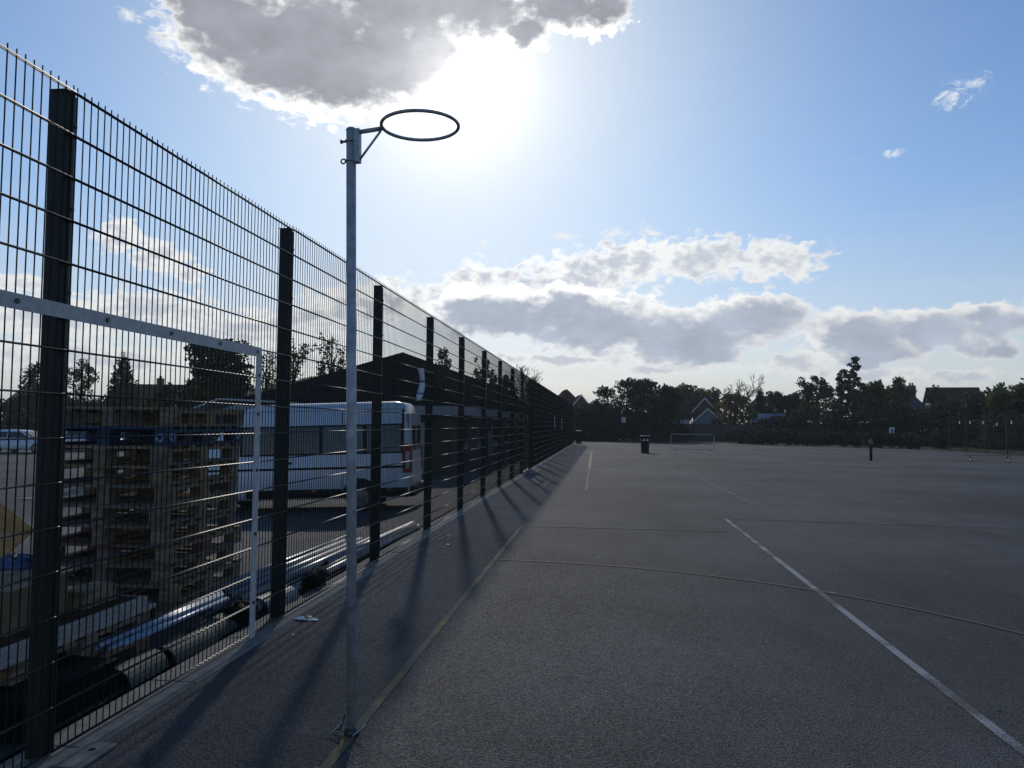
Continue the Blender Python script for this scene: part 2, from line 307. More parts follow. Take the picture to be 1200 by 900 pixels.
# ------------------------------------------------------------------ mesh helpers
class MB:
    def __init__(s): s.v = []; s.f = []
    def add(s, vs, fs):
        o = len(s.v); s.v += [tuple(v) for v in vs]; s.f += [tuple(i+o for i in f) for f in fs]; return s
    def box(s, x0, x1, y0, y1, z0, z1):
        return s.add([(x0,y0,z0),(x1,y0,z0),(x1,y1,z0),(x0,y1,z0),(x0,y0,z1),(x1,y0,z1),(x1,y1,z1),(x0,y1,z1)],
                     [(0,3,2,1),(4,5,6,7),(0,1,5,4),(1,2,6,5),(2,3,7,6),(3,0,4,7)])
    def bbox(s, x0, x1, y0, y1, z0, z1, b=0.01):
        """box with chamfered vertical and top edges"""
        ring = lambda i: [(x0+b+i,y0+i),(x1-b-i,y0+i),(x1-i,y0+b+i),(x1-i,y1-b-i),(x1-b-i,y1-i),(x0+b+i,y1-i),(x0+i,y1-b-i),(x0+i,y0+b+i)]
        lv = [(z0, 0), (z1-b, 0), (z1, b*0.7)]
        vs = [(x, y, z) for z, i in lv for x, y in ring(i)]
        fs = [tuple(range(7, -1, -1)), tuple(range(16, 24))]
        for k in range(2):
            for j in range(8): fs.append((k*8+j, k*8+(j+1) % 8, (k+1)*8+(j+1) % 8, (k+1)*8+j))
        return s.add(vs, fs)
    def tube(s, pts, r, n=8, closed=False, caps=True):
        pts = [Vector(p) for p in pts]; m = len(pts)
        rs = r if isinstance(r, (list, tuple)) else [r]*m
        prev = None; vs = []
        for i, p in enumerate(pts):
            if closed: d = pts[(i+1) % m]-pts[i-1]
            else: d = pts[min(i+1, m-1)]-pts[max(i-1, 0)]
            d.normalize()
            if prev is None:
                a = Vector((0,0,1)) if abs(d.z) < 0.9 else Vector((1,0,0))
                e = d.cross(a).normalized()
            else:
                e = (prev-d*prev.dot(d)).normalized()
            prev = e; g = d.cross(e)
            for k in range(n):
                t = 2*math.pi*(k+0.5)/n
                vs.append(p+rs[i]*(math.cos(t)*e+math.sin(t)*g))
        fs = []
        for i in range(m if closed else m-1):
            j = (i+1) % m
            for k in range(n): fs.append((i*n+k, i*n+(k+1) % n, j*n+(k+1) % n, j*n+k))
        if caps and not closed: fs += [tuple(range(n-1, -1, -1)), tuple(range((m-1)*n, m*n))]
        return s.add(vs, fs)
    def cyl(s, p0, p1, r, n=12, r2=None): return s.tube([p0, p1], [r, r if r2 is None else r2], n)
    def prism(s, prof, fn, a, b):
        """closed 2D profile swept from a to b; fn(u, v, t) gives the point"""
        n = len(prof)
        vs = [fn(u, v, a) for u, v in prof]+[fn(u, v, b) for u, v in prof]
        fs = [tuple(range(n-1, -1, -1)), tuple(range(n, 2*n))]+[(i, (i+1) % n, n+(i+1) % n, n+i) for i in range(n)]
        return s.add(vs, fs)
    def loft(s, rings, cap=True):
        n = len(rings[0]); vs = [p for r in rings for p in r]; fs = []
        for i in range(len(rings)-1):
            for k in range(n): fs.append((i*n+k, i*n+(k+1) % n, (i+1)*n+(k+1) % n, (i+1)*n+k))
        if cap: fs += [tuple(range(n-1, -1, -1)), tuple(range((len(rings)-1)*n, len(rings)*n))]
        return s.add(vs, fs)
    def mesh(s, name, m, smooth=False):
        me = bpy.data.meshes.new(name); me.from_pydata(s.v, [], s.f)
        if m: me.materials.append(m)
        if smooth: me.polygons.foreach_set('use_smooth', [True]*len(me.polygons))
        me.update(); return me
    def build(s, name, m, parent=None, smooth=False, loc=None, rot=None, label=None):
        return link(name, s.mesh(name, m, smooth), parent, loc, rot, label)

def link(name, me, parent=None, loc=None, rot=None, label=None):
    o = bpy.data.objects.new(name, me); COL.link(o)
    if parent: o.parent = parent
    if loc: o.location = loc
    if rot: o.rotation_euler = rot
    if label: o['label'] = label
    return o
def tag(o, label, cat, group=None, kind=None):
    if label: o['label'] = label
    if cat: o['category'] = cat
    if group: o['group'] = group
    if kind: o['kind'] = kind
    return o
def thing(name, label, cat, loc=(0,0,0), rotz=0, group=None, rot=None):
    o = bpy.data.objects.new(name, None); COL.link(o); o.empty_display_size = 0.2
    o.location = loc; o.rotation_euler = rot or (0,0,rotz)
    return tag(o, label, cat, group)
def struct(name, mb, m, smooth=False, parent=None, loc=None):
    o = mb.build(name, m, parent, smooth, loc); o['kind'] = 'structure'; return o
def copy_thing(t, loc, rot, label, group=None):
    c = t.copy(); COL.link(c); c.location = loc; c.rotation_euler = rot; c['label'] = label
    if group: c['group'] = group
    for ch in list(t.children):
        d = ch.copy(); COL.link(d); d.parent = c
        for g in list(ch.children):
            e = g.copy(); COL.link(e); e.parent = d
    return c

def sm(t): t = min(1, max(0, t)); return t*t*(3-2*t)
def gz(x, y):
    """height of the ground on the car-park side"""
    if x > 0: return 0.0
    z = -0.56*sm((y-6.5)/10.5)*sm((-x-0.35)/1.9)
    z -= 0.032*min(6, max(0, -x-2.5))*sm((y-9)/8)*(1-sm((y-20)/10))
    return z

# ------------------------------------------------------------------ ground, court, car park
def grid(xs, ys, zf, cut=None):
    mb = MB(); nx = len(xs)
    mb.v = [(x, y, zf(x, y)) for y in ys for x in xs]
    for j in range(len(ys)-1):
        for i in range(nx-1): mb.f.append((j*nx+i, j*nx+i+1, (j+1)*nx+i+1, (j+1)*nx+i))
    return mb
fr = lambda a, b, st: list(np.arange(a, b, st))
gx = [-1500,-600,-250,-120,-80]+fr(-60,-8,4)+fr(-8,0,0.5)+[0.0,0.2,6,14,26,40,80,160,400,800,1500]
gy = [-400,-100,-30,-8,-2,2]+fr(4,30,1)+[30,34,40,50,60,80,110,160,260,400,700,1200,2000]
struct('ground', grid(gx, gy, lambda x, y: gz(x, y)-(0.03 if x >= 0 else 0.10)), GRASS, True)
struct('car_park', grid(fr(-72,-8,4)+fr(-8,-0.4,0.4)+[-0.3,-0.16], [-8,-3,0,2]+fr(4,30,1)+[30,34,40,46,52,58], gz), CARP, True)
court = [(0.165,-14),(25.2,-14),(25.2,55.3),(20.6,59.9),(15.3,63.4),(13.1,71.1),(0.165,71.6)]
mb = MB(); mb.add([(x, y, 0) for x, y in court]+[(x, y, -0.06) for x, y in court],
                  [tuple(range(7))]+[(i, i+7, (i+1) % 7+7, (i+1) % 7) for i in range(7)])
struct('court', mb, ASPH)

def strip(pts, w, z=0.004):
    """painted line along a polyline"""
    mb = MB(); P = [Vector((x, y)) for x, y in pts]; vs = []
    for i, p in enumerate(P):
        d = (P[min(i+1, len(P)-1)]-P[max(i-1, 0)]).normalized(); n = Vector((-d.y, d.x))*w/2
        vs += [(p.x+n.x, p.y+n.y, z), (p.x-n.x, p.y-n.y, z)]
    mb.add(vs, [(2*i+1, 2*i+3, 2*i+2, 2*i) for i in range(len(P)-1)])
    return mb
lin = lambda a, b, n: [(a[0]+(b[0]-a[0])*i/n, a[1]+(b[1]-a[1])*i/n) for i in range(n+1)]
struct('court_marking_yellow_side_line', strip(lin((1.275,-6),(1.275,11.45),20), 0.05), YELLOW)
arc = [(1.272+4.9*math.cos(a), 3.713+4.9*math.sin(a)) for a in np.linspace(0.05, 1.56, 40)]
struct('court_marking_yellow_goal_circle', strip(arc, 0.05, 0.0045), YFAINT)
struct('court_marking_yellow_far_line', strip(lin((1.97,27),(1.77,46),20), 0.10), YFAR)
struct('court_marking_worn_line', strip(lin((2.07,17.9),(1.975,26.9),10), 0.06), paint('worn_dark_line', (0.022, 0.021, 0.02), 0.5))
struct('court_marking_cross_line', strip(lin((1.35,11.5),(4.2,11.45),8), 0.05, 0.005), YFAINT)
struct('court_marking_white_line', strip(lin((4.40,1.5),(4.417,13.0),20), 0.06), WHITEL)
struct('court_marking_white_back_line', strip(lin((4.45,13.0),(13,12.2),20), 0.05, 0.005), WFAINT)
struct('court_marking_white_tick', strip([(4.44,7.43),(4.56,7.42)], 0.045, 0.0055), WHITEL)
struct('court_marking_white_far_line', strip(lin((5.2,23),(5.33,15.6),12), 0.05), WFAINT)
struct('court_marking_white_distant_line', strip(lin((6.5,20.5),(13,11.5),12), 0.05), WFAINT)
struct('car_park_marking_bay_line', MB().add([(-9.5,20.0,gz(-9.5,20.0)+.02),(-9.5,20.5,gz(-9.5,20.5)+.02),(-14,20.9,gz(-14,20.7)+.02),(-14,20.4,gz(-14,20.4)+.02)], [(0,1,2,3)]), WHITEL)
for k, (x0, y0) in enumerate(((-6.0,10.9),(-6.5,13.2),(-21,27),(-22.5,31))):
    struct('car_park_marking_bay_line', MB().add([(x0+dx, y0+dy, gz(x0+dx, y0+dy)+0.02) for dx, dy in ((0,0),(-1.5,0.05),(-1.5,0.16),(0,0.11))], [(3,2,1,0)]), WHITEL)

kerb = thing('kerb', None, None); kerb['kind'] = 'structure'
km = [MB().bbox(-0.115, 0.163, 0.003, 0.912, -0.09, 0.008, 0.008).mesh('edging_stone', CONC)]
for i in range(68):
    link('edging_stone', km[0], kerb, (random.Random(i).uniform(-.004,.004), -1.2+i*0.915, random.Random(i+99).uniform(-.003,.003)), (0, 0, random.Random(i+7).uniform(-.003,.003)))
struct('gateway_slab', MB().bbox(0.166, 0.42, 23.7, 26.0, -0.02, 0.012, 0.01), CONC)

# ------------------------------------------------------------------ the long mesh fence
POST0, PITCHY, NP = 3.258, 2.539, 24
XW = 0.048
fence = thing('mesh_fence', 'tall dark green double wire mesh fence along the whole side of the court', 'fence')
pm = MB().bbox(-0.05, 0.036, -0.03, 0.03, -0.05, 3.0, 0.004)
pm.box(-0.052, 0.038, -0.032, 0.032, 3.0005, 3.008)
pm = pm.mesh('post', FPOST)
cm = MB().box(0.0385, 0.044, 0.004, 0.034, 0.02, 2.985)
for k in range(8): cm.cyl((0.043, 0.019, 0.15+k*0.385), (0.052, 0.019, 0.15+k*0.385), 0.008, 6)
cm = cm.mesh('clamp_bar', mat('clamp_green', (0.02, 0.028, 0.026), 0.34, var=0.15, scale=30, spec=0.7))
for n in range(-1, NP):
    rr = random.Random(n+50)
    p = link('post', pm, fence, (0, POST0+n*PITCHY, 0), (rr.uniform(-.003,.003), rr.uniform(-.002,.002), 0))
    link('clamp_bar', cm, p)
def verticals(mb, y0, y1, z0, z1):
    n = int(round((y1-y0)/0.05))
    for i in range(n+1):
        y = y0+(y1-y0)*i/n
        mb.tube([(XW, y, z0), (XW, y, z1)], 0.003, 4, caps=False)
def horizontal(mb, y0, y1, z):
    for dx in (-0.006, 0.006):
        mb.tube([(XW+dx, y0, z), (XW+dx, y1, z)], 0.0042, 6)
GATE = 8
h = PITCHY
vm = MB(); verticals(vm, 0.016, h-0.016, 0.035, 3.03); vm = vm.mesh('mesh_panel', FENCEV)
hm = MB(); horizontal(hm, 0.0, h-0.004, 0.0); hm = hm.mesh('double_wire', FENCE, True)
fm = MB(); verticals(fm, 0.016, h-0.016, 0.035, 3.03)
fm = fm.mesh('mesh_panel_far', FENCEV)
fr_ = MB()
for k in range(16): horizontal(fr_, 0, h-0.004, 0.03+k*0.198)
fr_ = fr_.mesh('wire_rows', FENCE, True)
um = MB(); verticals(um, 0.016, h-0.016, 2.20, 3.03)
for k in range(11, 16): horizontal(um, 0, h-0.004, 0.03+k*0.198)
um = um.mesh('mesh_panel_upper', FENCEV)
for n in range(-1, NP-1):
    y = POST0+n*PITCHY
    if n == GATE:
        link('mesh_panel', um, fence, (0, y, 0))
    elif n < 8:
        rp = random.Random(n+300)
        p = link('mesh_panel', vm, fence, (rp.uniform(-.002,.003), y, rp.uniform(-.004,.004)), (rp.uniform(-.0012,.0012), rp.uniform(-.0015,.0015), 0))
        for k in range(16):
            link('double_wire', hm, p, (0, 0, 0.03+k*0.198+random.Random(n*31+k).uniform(-.001, .001)))
    else:
        p = link('mesh_panel', fm, fence, (0, y, 0)); link('wire_rows', fr_, p)['kind'] = 'stuff'

gate = thing('timber_gate', 'brown timber double gate with slatted lower half in the gap of the mesh fence', 'gate', (-0.02, POST0+GATE*PITCHY+0.06, 0.03))
gl = (PITCHY-0.12)/2
for side in (0, 1):
    a = side*gl+0.005*side
    for yy in (a, a+gl-0.095): MB().box(-0.03, 0.03, yy, yy+0.09, 0.02, 2.12).build('stile', BROWNT, gate)
    for zz in (0.05, 1.02, 2.02): MB().box(-0.026, 0.026, a+0.092, a+gl-0.097, zz, zz+0.1).build('rail', BROWNT, gate)
    bw = (gl-0.19)/6
    for k in range(6):
        MB().box(-0.012, 0.012, a+0.093+k*bw, a+0.093+(k+1)*bw-0.008, 0.152, 1.018).build('board', BROWNT, gate)
    for k in range(3):
        yy = a+0.2+k*0.32
        MB().box(-0.01, 0.01, yy, yy+0.04, 1.122, 2.018).build('bar', BROWNT, gate)

# goal frame of flat bars bolted to the fence
goal = thing('goal_frame', 'pale flat bar goal outline bolted to the mesh fence near the netball post', 'goal frame')
X1 = XW+0.012
MB().box(X1, X1+0.008, 1.60, 5.256, 1.950, 2.016).build('crossbar', WHITEBAR, goal)
MB().box(X1, X1+0.0075, 5.180, 5.256, 0.0, 1.9485).build('upright', WHITEBAR, goal)
MB().box(X1, X1+0.0075, 1.60, 1.696, 0.0, 1.9485).build('upright', WHITEBAR, goal)
bm_ = MB().cyl((X1+0.007, 0, 0), (X1+0.015, 0, 0), 0.012, 8).mesh('bolt', BOLT)
for y in (2.38, 2.932, 3.523, 4.09, 4.648, 5.186): link('bolt', bm_, goal, (0, y, 1.984))
for z in (0.25, 0.72, 1.16, 1.55, 1.82): link('bolt', bm_, goal, (0, 5.218, z))

# ------------------------------------------------------------------ netball post
nb = thing('netball_post', 'galvanised netball post with empty ring standing on the yellow line', 'netball post', (1.272, 3.713, 0), rot=(0, math.radians(-1.2), 0))
R_ = 0.0245
MB().tube([(0,0,-0.03), (0,0,2.955)], R_, 20).build('pole', GALV, nb, True)
MB().tube([(0,0,2.9555), (0,0,2.968)], [R_+0.003, R_*0.8], 20).build('pole_cap', GALV, nb)
br = MB().box(R_-0.004, R_+0.022, -0.02, 0.02, 2.79, 2.958)
br.tube([(R_*1.12*math.cos(a), R_*1.12*math.sin(a), 2.80) for a in np.linspace(0.6, 5.68, 18)], 0.006, 6)
br.tube([(R_*1.12*math.cos(a), R_*1.12*math.sin(a), 2.90) for a in np.linspace(0.6, 5.68, 18)], 0.005, 6)
br = br.build('bracket', GALV, nb)
b2 = MB().cyl((-R_-0.022, 0, 2.90), (-R_+0.004, 0, 2.90), 0.006, 8).cyl((-R_-0.03, 0, 2.90), (-R_-0.022, 0, 2.90), 0.011, 6)
b2.tube([(-R_-0.016+0.012*math.cos(a), 0, 2.80+0.012*math.sin(a)) for a in np.linspace(0, 6.28, 12)[:-1]], 0.004, 6, closed=True)
b2.build('bolt', BOLT, br)
RC = 0.352; ZR = 2.956
MB().tube([(R_+0.01, 0, 2.944), (RC-0.195, 0, ZR)], 0.0115, 10).build('arm', GALV, nb, True)
MB().tube([(R_+0.016, 0, 2.80), (RC-0.20, 0, ZR-0.012)], 0.006, 8).build('brace', GALV, nb, True)
MB().tube([(RC+0.19*math.cos(a), 0.19*math.sin(a), ZR+0.002) for a in np.linspace(0, 2*math.pi, 49)[:-1]], 0.0085, 8, closed=True).build('ring', GALV, nb, True)
MB().tube([(0,0,0.0), (0,0,0.02), (0,0,0.035)], [R_+0.012, R_+0.010, R_+0.001], 16).build('collar', BOLT, nb, True)
for (x, y, a) in ((-0.075, -0.015, 0.7), (0.045, -0.03, 0.6)):
    e = (math.cos(a), math.sin(a))
    MB().tube([(x-e[0]*0.03, y-e[1]*0.03, 0.012), (x, y, 0.03), (x+e[0]*0.035, y+e[1]*0.035, 0.055)], 0.0038, 6).build('peg', GALV, nb, True)
MB().tube([(-0.10, 0.02, 0.012), (-0.06, 0.01, 0.02), (-0.03, 0.0, 0.10)], 0.004, 6).build('tie', BOLT, nb, True)

# ------------------------------------------------------------------ pallets
def pallet(name, label, loc, rz, m, group, L=1.0, W=1.2, mix=None, emblem=False):
    """deck boards run along local x (L); blocks at three positions on each side"""
    t = thing(name, label, 'pallet', loc, rz, group)
    rr = random.Random(int(loc[2]*1000)+int(loc[1]*77))
    mm = lambda: rr.choice(mix) if mix else m
    bw = 0.098; nd = 7
    for k in range(nd):
        y = -W/2+(W-bw)*k/(nd-1)+rr.uniform(-.006, .006)*(0 < k < nd-1)
        MB().box(-L/2+rr.uniform(-.006,.004), L/2+rr.uniform(-.004,.006), y, y+bw, 0.1235, 0.144).build('deck_board', mm(), t)
    for x in (-L/2, -0.05, L/2-0.1):
        MB().box(x, x+0.1, -W/2+.002, W/2-.002, 0.1, 0.123).build('bearer', mm(), t)
        MB().box(x+.002, x+0.098, -W/2+.004, W/2-.004, 0.0, 0.0205).build('bottom_board', mm(), t)
        for y in (-W/2+.001, -0.07, W/2-0.141):
            b = MB().box(x+.003, x+0.097, y, y+0.14, 0.021, 0.0995).build('block', mm(), t)
            if emblem and y < -0.1 and x > 0.3:
                e = MB(); q = [((x+0.05)+0.026*math.cos(a), y-0.002, 0.062+0.024*math.sin(a)) for a in np.linspace(0, 2*math.pi, 17)[:-1]]
                e.tube(q, 0.013, 4, closed=True); e.build('emblem', EMBL, b)
            if emblem and x > 0.3 and abs(y) > 0.1:
                e = MB(); q = [(x+0.099, y+0.07+0.026*math.cos(a), 0.062+0.024*math.sin(a)) for a in np.linspace(0, 2*math.pi, 17)[:-1]]
                e.tube(q, 0.013, 4, closed=True); e.build('emblem', EMBL, b)
    return t
names = ['bottom pallet of the tall stack behind the mesh fence', 'second pallet from the bottom of the tall stack', 'third pallet from the bottom of the tall stack', 'fourth pallet from the bottom of the tall stack',
 'fifth pallet from the bottom of the tall stack', 'sixth pallet from the bottom of the tall stack', 'fifth pallet from the top of the tall stack', 'fourth pallet from the top of the tall stack',
 'brown pallet directly under the blue one in the tall stack', 'dark blue pallet with pale round emblems near the top of the stack', 'topmost brown pallet resting on the blue one']
z = gz(-1.25, 6.0)
rr = random.Random(5)
for k, nm in enumerate(names):
    mix = [WOOD, WOOD, WOODG] if k > 5 else [WOODG, WOODG, WOOD]
    if k == 3: mix = [WOODG, WOODR, WOOD]
    blue = k == 9
    pallet('pallet', nm, (-1.24+rr.uniform(-.03,.03)+(0.02 if k < 4 else 0), 6.02+rr.uniform(-.03,.03), z), rr.uniform(-.025,.025)+0.02, BLUEP, 'pallets in the tall stack', mix=None if blue else mix, emblem=blue)
    z += 0.1455
# low pile by the fence
for k in range(2):
    pallet('pallet', ('lower' if k == 0 else 'upper')+' pallet of the low pile under white boards by the fence', (-0.93, 4.2, 0.001+k*0.1455), 0.0+0.01*k, WOOD, 'pallets in the low pile', mix=[WOOD, WOODG])
for k, (dy, nm) in enumerate(((0.0, 'lowest'), (-0.06, 'middle'), (0.04, 'uppermost'))):
    tag(MB().bbox(-1.40+.01*k, -0.405-.015*k, 3.15+dy, 4.82-abs(dy), 0.2925+k*0.0265, 0.318+k*0.0265, 0.004).build('white_board', WHBOARD), nm+' white board lying on the low pallet pile', 'board', 'white boards on the low pile')
cb = thing('cardboard_box', 'brown cardboard box on the white boards of the low pile', 'box', (-0.87, 4.05, 0.381), 0.12)
MB().box(-0.26, 0.26, -0.34, 0.20, 0, 0.22).build('carton', CARD, cb)
for s in (-1, 1): MB().add([(s*0.262,-0.34,0.221),(s*0.262,0.20,0.221),(s*0.005,0.20,0.232),(s*0.005,-0.34,0.232),(s*0.262,-0.34,0.224),(s*0.262,0.20,0.224),(s*0.005,0.20,0.236),(s*0.005,-0.34,0.236)], [(0,1,2,3),(4,5,6,7),(0,1,5,4),(1,2,6,5),(2,3,7,6),(3,0,4,7)]).build('flap', CARD, cb)
tag(MB().bbox(-1.38, -0.475, 3.2, 4.72, 0.3705, 0.380, 0.003).build('hardboard_sheet', BROWNT), 'dark brown hardboard sheet covering most of the white boards', 'hardboard')
tag(MB().bbox(-0.72, -0.56, 4.33, 4.63, 0.381, 0.485, 0.006).build('timber_offcut', WOOD), 'short pale timber block lying beside the cardboard box', 'timber block')
bc = thing('plastic_crate', 'black plastic crate on the ground behind the fence foot', 'crate', (-0.40, 3.74, 0.0))
cr = MB(); w_ = 0.02
for (x0,x1,y0,y1) in ((-.2,.2,-.35,-.35+w_),(-.2,.2,.35-w_,.35),(-.2,-.2+w_,-.35+w_,.35-w_),(.2-w_,.2,-.35+w_,.35-w_)): cr.box(x0,x1,y0,y1,0.012,0.17)
cr.box(-.2,.2,-.35,.35,0,0.011); cr.build('tub', BLACKP, bc)
cr = MB().box(-.215,.215,-.365,.365,0.171,0.185); cr.build('lid', BLACKP, bc)

def lump(rx, ry, rz, seed, amp=0.18, nu=14, nv=9):
    rr = random.Random(seed); mb = MB(); ph = [rr.uniform(0, 6.28) for _ in range(8)]; rings = []
    for j in range(nv+1):
        t = math.pi*(j/nv)*0.999+0.0005; ring = []
        for i in range(nu):
            p = 2*math.pi*i/nu
            k = 1+amp*(math.sin(3*p+ph[0]+2*t)+0.7*math.sin(5*p+ph[1]-3*t)+0.6*math.sin(7*t+ph[2]+2*p))*0.5
            zz = rz*(1-math.cos(t))*0.5*(1+amp*0.5*math.sin(4*p+ph[3]))
            ring.append((rx*k*math.sin(t)**0.7*math.cos(p), ry*k*math.sin(t)**0.7*math.sin(p), zz))
        rings.append(ring)
    return mb.loft(rings)
# heap of rubbish beyond the tall stack, at the picture's left edge
for k, (x, y, z, a, b, c, nm) in enumerate(((-1.95, 5.3, 0, .36, .34, .42, 'large black rubble sack under the orange plywood'), (-1.72, 4.8, 0, .26, .26, .24, 'small black rubble sack in front of the large sack'))):
    tag(lump(a, b, c, k+3).build('rubble_sack', BLACKP, None, True, (x, y, z)), nm, 'sack', 'black rubble sacks')
tag(lump(.15, .14, .14, 21, 0.3).build('crumpled_sheet', BLUESH, None, True, (-1.70, 5.2, 0.38)), 'crumpled dark blue plastic sheet lying on the black sack', 'plastic sheet')
tag(MB().box(-0.26, 0.26, -0.2, 0.2, -0.009, 0.009).build('plywood_sheet', PLY, None, False, (-2.02, 5.25, 0.70), (math.radians(62), math.radians(38), math.radians(8))), 'tilted orange brown plywood sheet lying on the black sacks', 'plywood')
tag(MB().box(-0.02, 0.02, -0.012, 0.012, -0.24, 0.24).build('timber_lath', WHBOARD, None, False, (-1.74, 4.93, 0.24), (0.1, math.radians(24), 0)), 'short pale lath leaning on the black sacks', 'lath')
tag(MB().bbox(-0.035, 0.035, -0.03, 0.03, 0, 0.44, 0.004).build('timber_stake', WOOD, None, False, (-1.57, 5.15, 0)), 'upright brown timber stake beside the black sacks', 'stake')

# half-round channels along the fence foot
def channel(L, r, th=0.012, n=12):
    mb = MB(); prof = [(r*math.cos(a), r*math.sin(a)) for a in np.linspace(0, math.pi, n)]+[((r-th)*math.cos(a), (r-th)*math.sin(a)) for a in np.linspace(math.pi, 0, n)]
    return mb.prism(prof, lambda u, v, t: (u, t, v), 0, L)
chs = [(-0.25, 4.16, 0.40, 0.105, 0.03, GRNCH, 'pale green half-round channel nearest the black crate'), (-0.24, 4.62, 0.50, 0.10, -0.04, GRNCH, 'pale green half-round channel second along the fence foot'),
       (-0.26, 5.06, 0.44, 0.10, 0.05, GRNCH, 'pale green half-round channel behind the goal upright'), (-0.24, 5.95, 0.5, 0.11, -0.09, GREYCH, 'blue grey half-round channel beside the ends of the grey pipes')]
for x, y, L, r, a, m, nm in chs:
    tag(channel(L, r).build('half_round_channel', m, None, False, (x, y, 0.001), (0, 0, a)), nm, 'channel', 'half-round channels at the fence foot')
for k, (x, y, a, b, c, nm) in enumerate(((-0.22, 5.62, .10, .17, .14, 'dark crumpled sack between the green and the grey channel'), (-0.14, 6.95, .08, .24, .15, 'dark crumpled sack over the grey pipes by the fence'))):
    tag(lump(a, b, c, k+31, 0.25).build('crumpled_sack', BLACKP, None, True, (x, y, 0.003)), nm, 'sack', 'dark crumpled sacks')
# thin pale blue tubes
for k in range(7):
    rr = random.Random(k+60); x = -0.36+0.022*(k % 4)-0.012*(k//4); z = 0.18+0.028*(k//4)+0.004*rr.random(); y0 = 4.05+rr.uniform(0, .35)+0.07*(k % 4)
    o = MB().tube([(x-0.05+rr.uniform(-.04,.02), y0, z+0.0), (x, 4.9, z+.01), (x+0.01, 5.55+rr.uniform(-.06,.06), z+0.012)], 0.014, 8).build('thin_tube', BLUEPL, None, True)
    tag(o, 'thin pale blue plastic tube in the bundle behind the green channels', 'tube', 'thin pale blue tubes')
# rack of grey pipes
pipes = [(-0.215,8.1,-0.13,10.9,.035,.034,'grey pipe lying alone along the kerb beside the thickest pipe'), (-0.30,7.6,-0.175,10.75,.065,.064,'thickest grey pipe, nearest the fence')]
rr = random.Random(12)
for k in range(10):
    pipes.append((-0.24-0.078*k, 5.75+rr.uniform(0,.35), -0.20-0.068*k+rr.uniform(-.02,.02), 9.7-0.12*k+rr.uniform(-.25,.25), .035, .034, None))
for k in range(4):
    pipes.append((-0.36-0.13*k, 5.85+rr.uniform(0,.4), -0.30-0.11*k+rr.uniform(-.02,.02), 9.5-0.2*k+rr.uniform(-.3,.3), .102, .034, None))
for k, (x0,y0,x1,y1,z,r,nm) in enumerate(pipes):
    q = MB(); n = 14
    rings = []
    for (yy, xx, rad) in ((y0,x0,r),(y1,x1,r),(y1,x1,r*0.88),(y0,x0,r*0.88)):
        rings.append([(xx+rad*math.cos(2*math.pi*i/n), yy, z+rad*math.sin(2*math.pi*i/n)) for i in range(n)])
    q.loft(rings, cap=False)
    nn = len(q.v); q.f += [(i, 3*n+i, 3*n+(i+1) % n, (i+1) % n) for i in range(n)]
    o = q.build('grey_pipe', PIPE, None, True, (0, 0, gz((x0+x1)/2, y1)*0.2))
    tag(o, nm or 'long grey plastic pipe in the stack behind the mesh fence', 'pipe', 'grey pipes stacked behind the fence' if not nm else 'grey pipes at the edge of the stack')

# ------------------------------------------------------------------ vehicles
def rrect(x0, x1, y0, y1, z, b=0.12):
    """rounded rectangle ring (12 points)"""
    o = []
    for cx, cy, a0 in ((x1-b, y0+b, -90), (x1-b, y1-b, 0), (x0+b, y1-b, 90), (x0+b, y0+b, 180)):
        for a in (0, 45, 90):
            t = math.radians(a0+a); o.append((cx+b*math.cos(t), cy+b*math.sin(t), z))
    return o
def wheel(parent, x, y, r, side, rim=RIM):
    w = MB().tube([(x, y-0.1, r), (x, y-0.085, r), (x, y+0.085, r), (x, y+0.1, r)], [r*0.9, r, r, r*0.9], 24).build('wheel', TYRE, parent)
    yy = y+side*0.1
    d = MB().tube([(x, yy-side*0.02, r), (x, yy+side*0.006, r), (x, yy+side*0.012, r)], [r*0.62, r*0.62, r*0.25], 20)
    for k in range(5):
        a = k*2*math.pi/5; d.box(x+math.cos(a)*r*.2-.02, x+math.cos(a)*r*.2+.02, yy+min(0,side*.02), yy+max(0,side*.02), r+math.sin(a)*r*.2-.02, r+math.sin(a)*r*.2+.02)
    d.build('rim', rim, w)
    return w
van = thing('minibus', 'white high-roofed minibus with a dark window band parked behind the fence', 'minibus', (-2.0, 18.0, gz(-2.4, 18.0)), rot=(0, math.radians(-2.0), math.radians(5.5)))
VX = [(0.32,-5.45,-0.06,0.06),(0.45,-5.55,0.0,0.0),(0.80,-5.58,0.0,0.0),(1.10,-5.45,0.0,0.0),(1.32,-5.00,-0.01,0.015),(1.70,-4.72,-0.04,0.05),(2.02,-4.45,-0.07,0.085),(2.30,-4.20,-0.11,0.13),(2.48,-3.95,-0.13,0.16),(2.56,-3.6,-0.20,0.26),(2.60,-3.2,-0.42,0.5)]
def vint(z, i):
    for a, b in zip(VX, VX[1:]):
        if a[0] <= z <= b[0]:
            t = (z-a[0])/(b[0]-a[0]); return a[i]+(b[i]-a[i])*t
    return VX[-1][i]
WV = 2.0
body = MB().loft([rrect(xf, xr, ins, WV-ins, z, 0.14) for z, xf, xr, ins in VX])
body.build('body', WHITEP, van, True)
def vpanel(x0, x1, z0, z1, off=0.006, n=3):
    mb = MB(); rings = []
    for k in range(n+1):
        z = z0+(z1-z0)*k/n; yy = vint(z, 3)-off
        rings += [(x0, yy, z), (x1, yy, z), (x1, yy+0.02, z), (x0, yy+0.02, z)]
    fs = []
    for k in range(n):
        for i in range(4): fs.append((k*4+i, k*4+(i+1) % 4, (k+1)*4+(i+1) % 4, (k+1)*4+i))
    fs += [(3,2,1,0), tuple(n*4+i for i in range(4))]
    return mb.add(rings, fs)
vpanel(-4.05, -0.16, 1.36, 2.06, 0.003).build('window_band', TRIM, van)
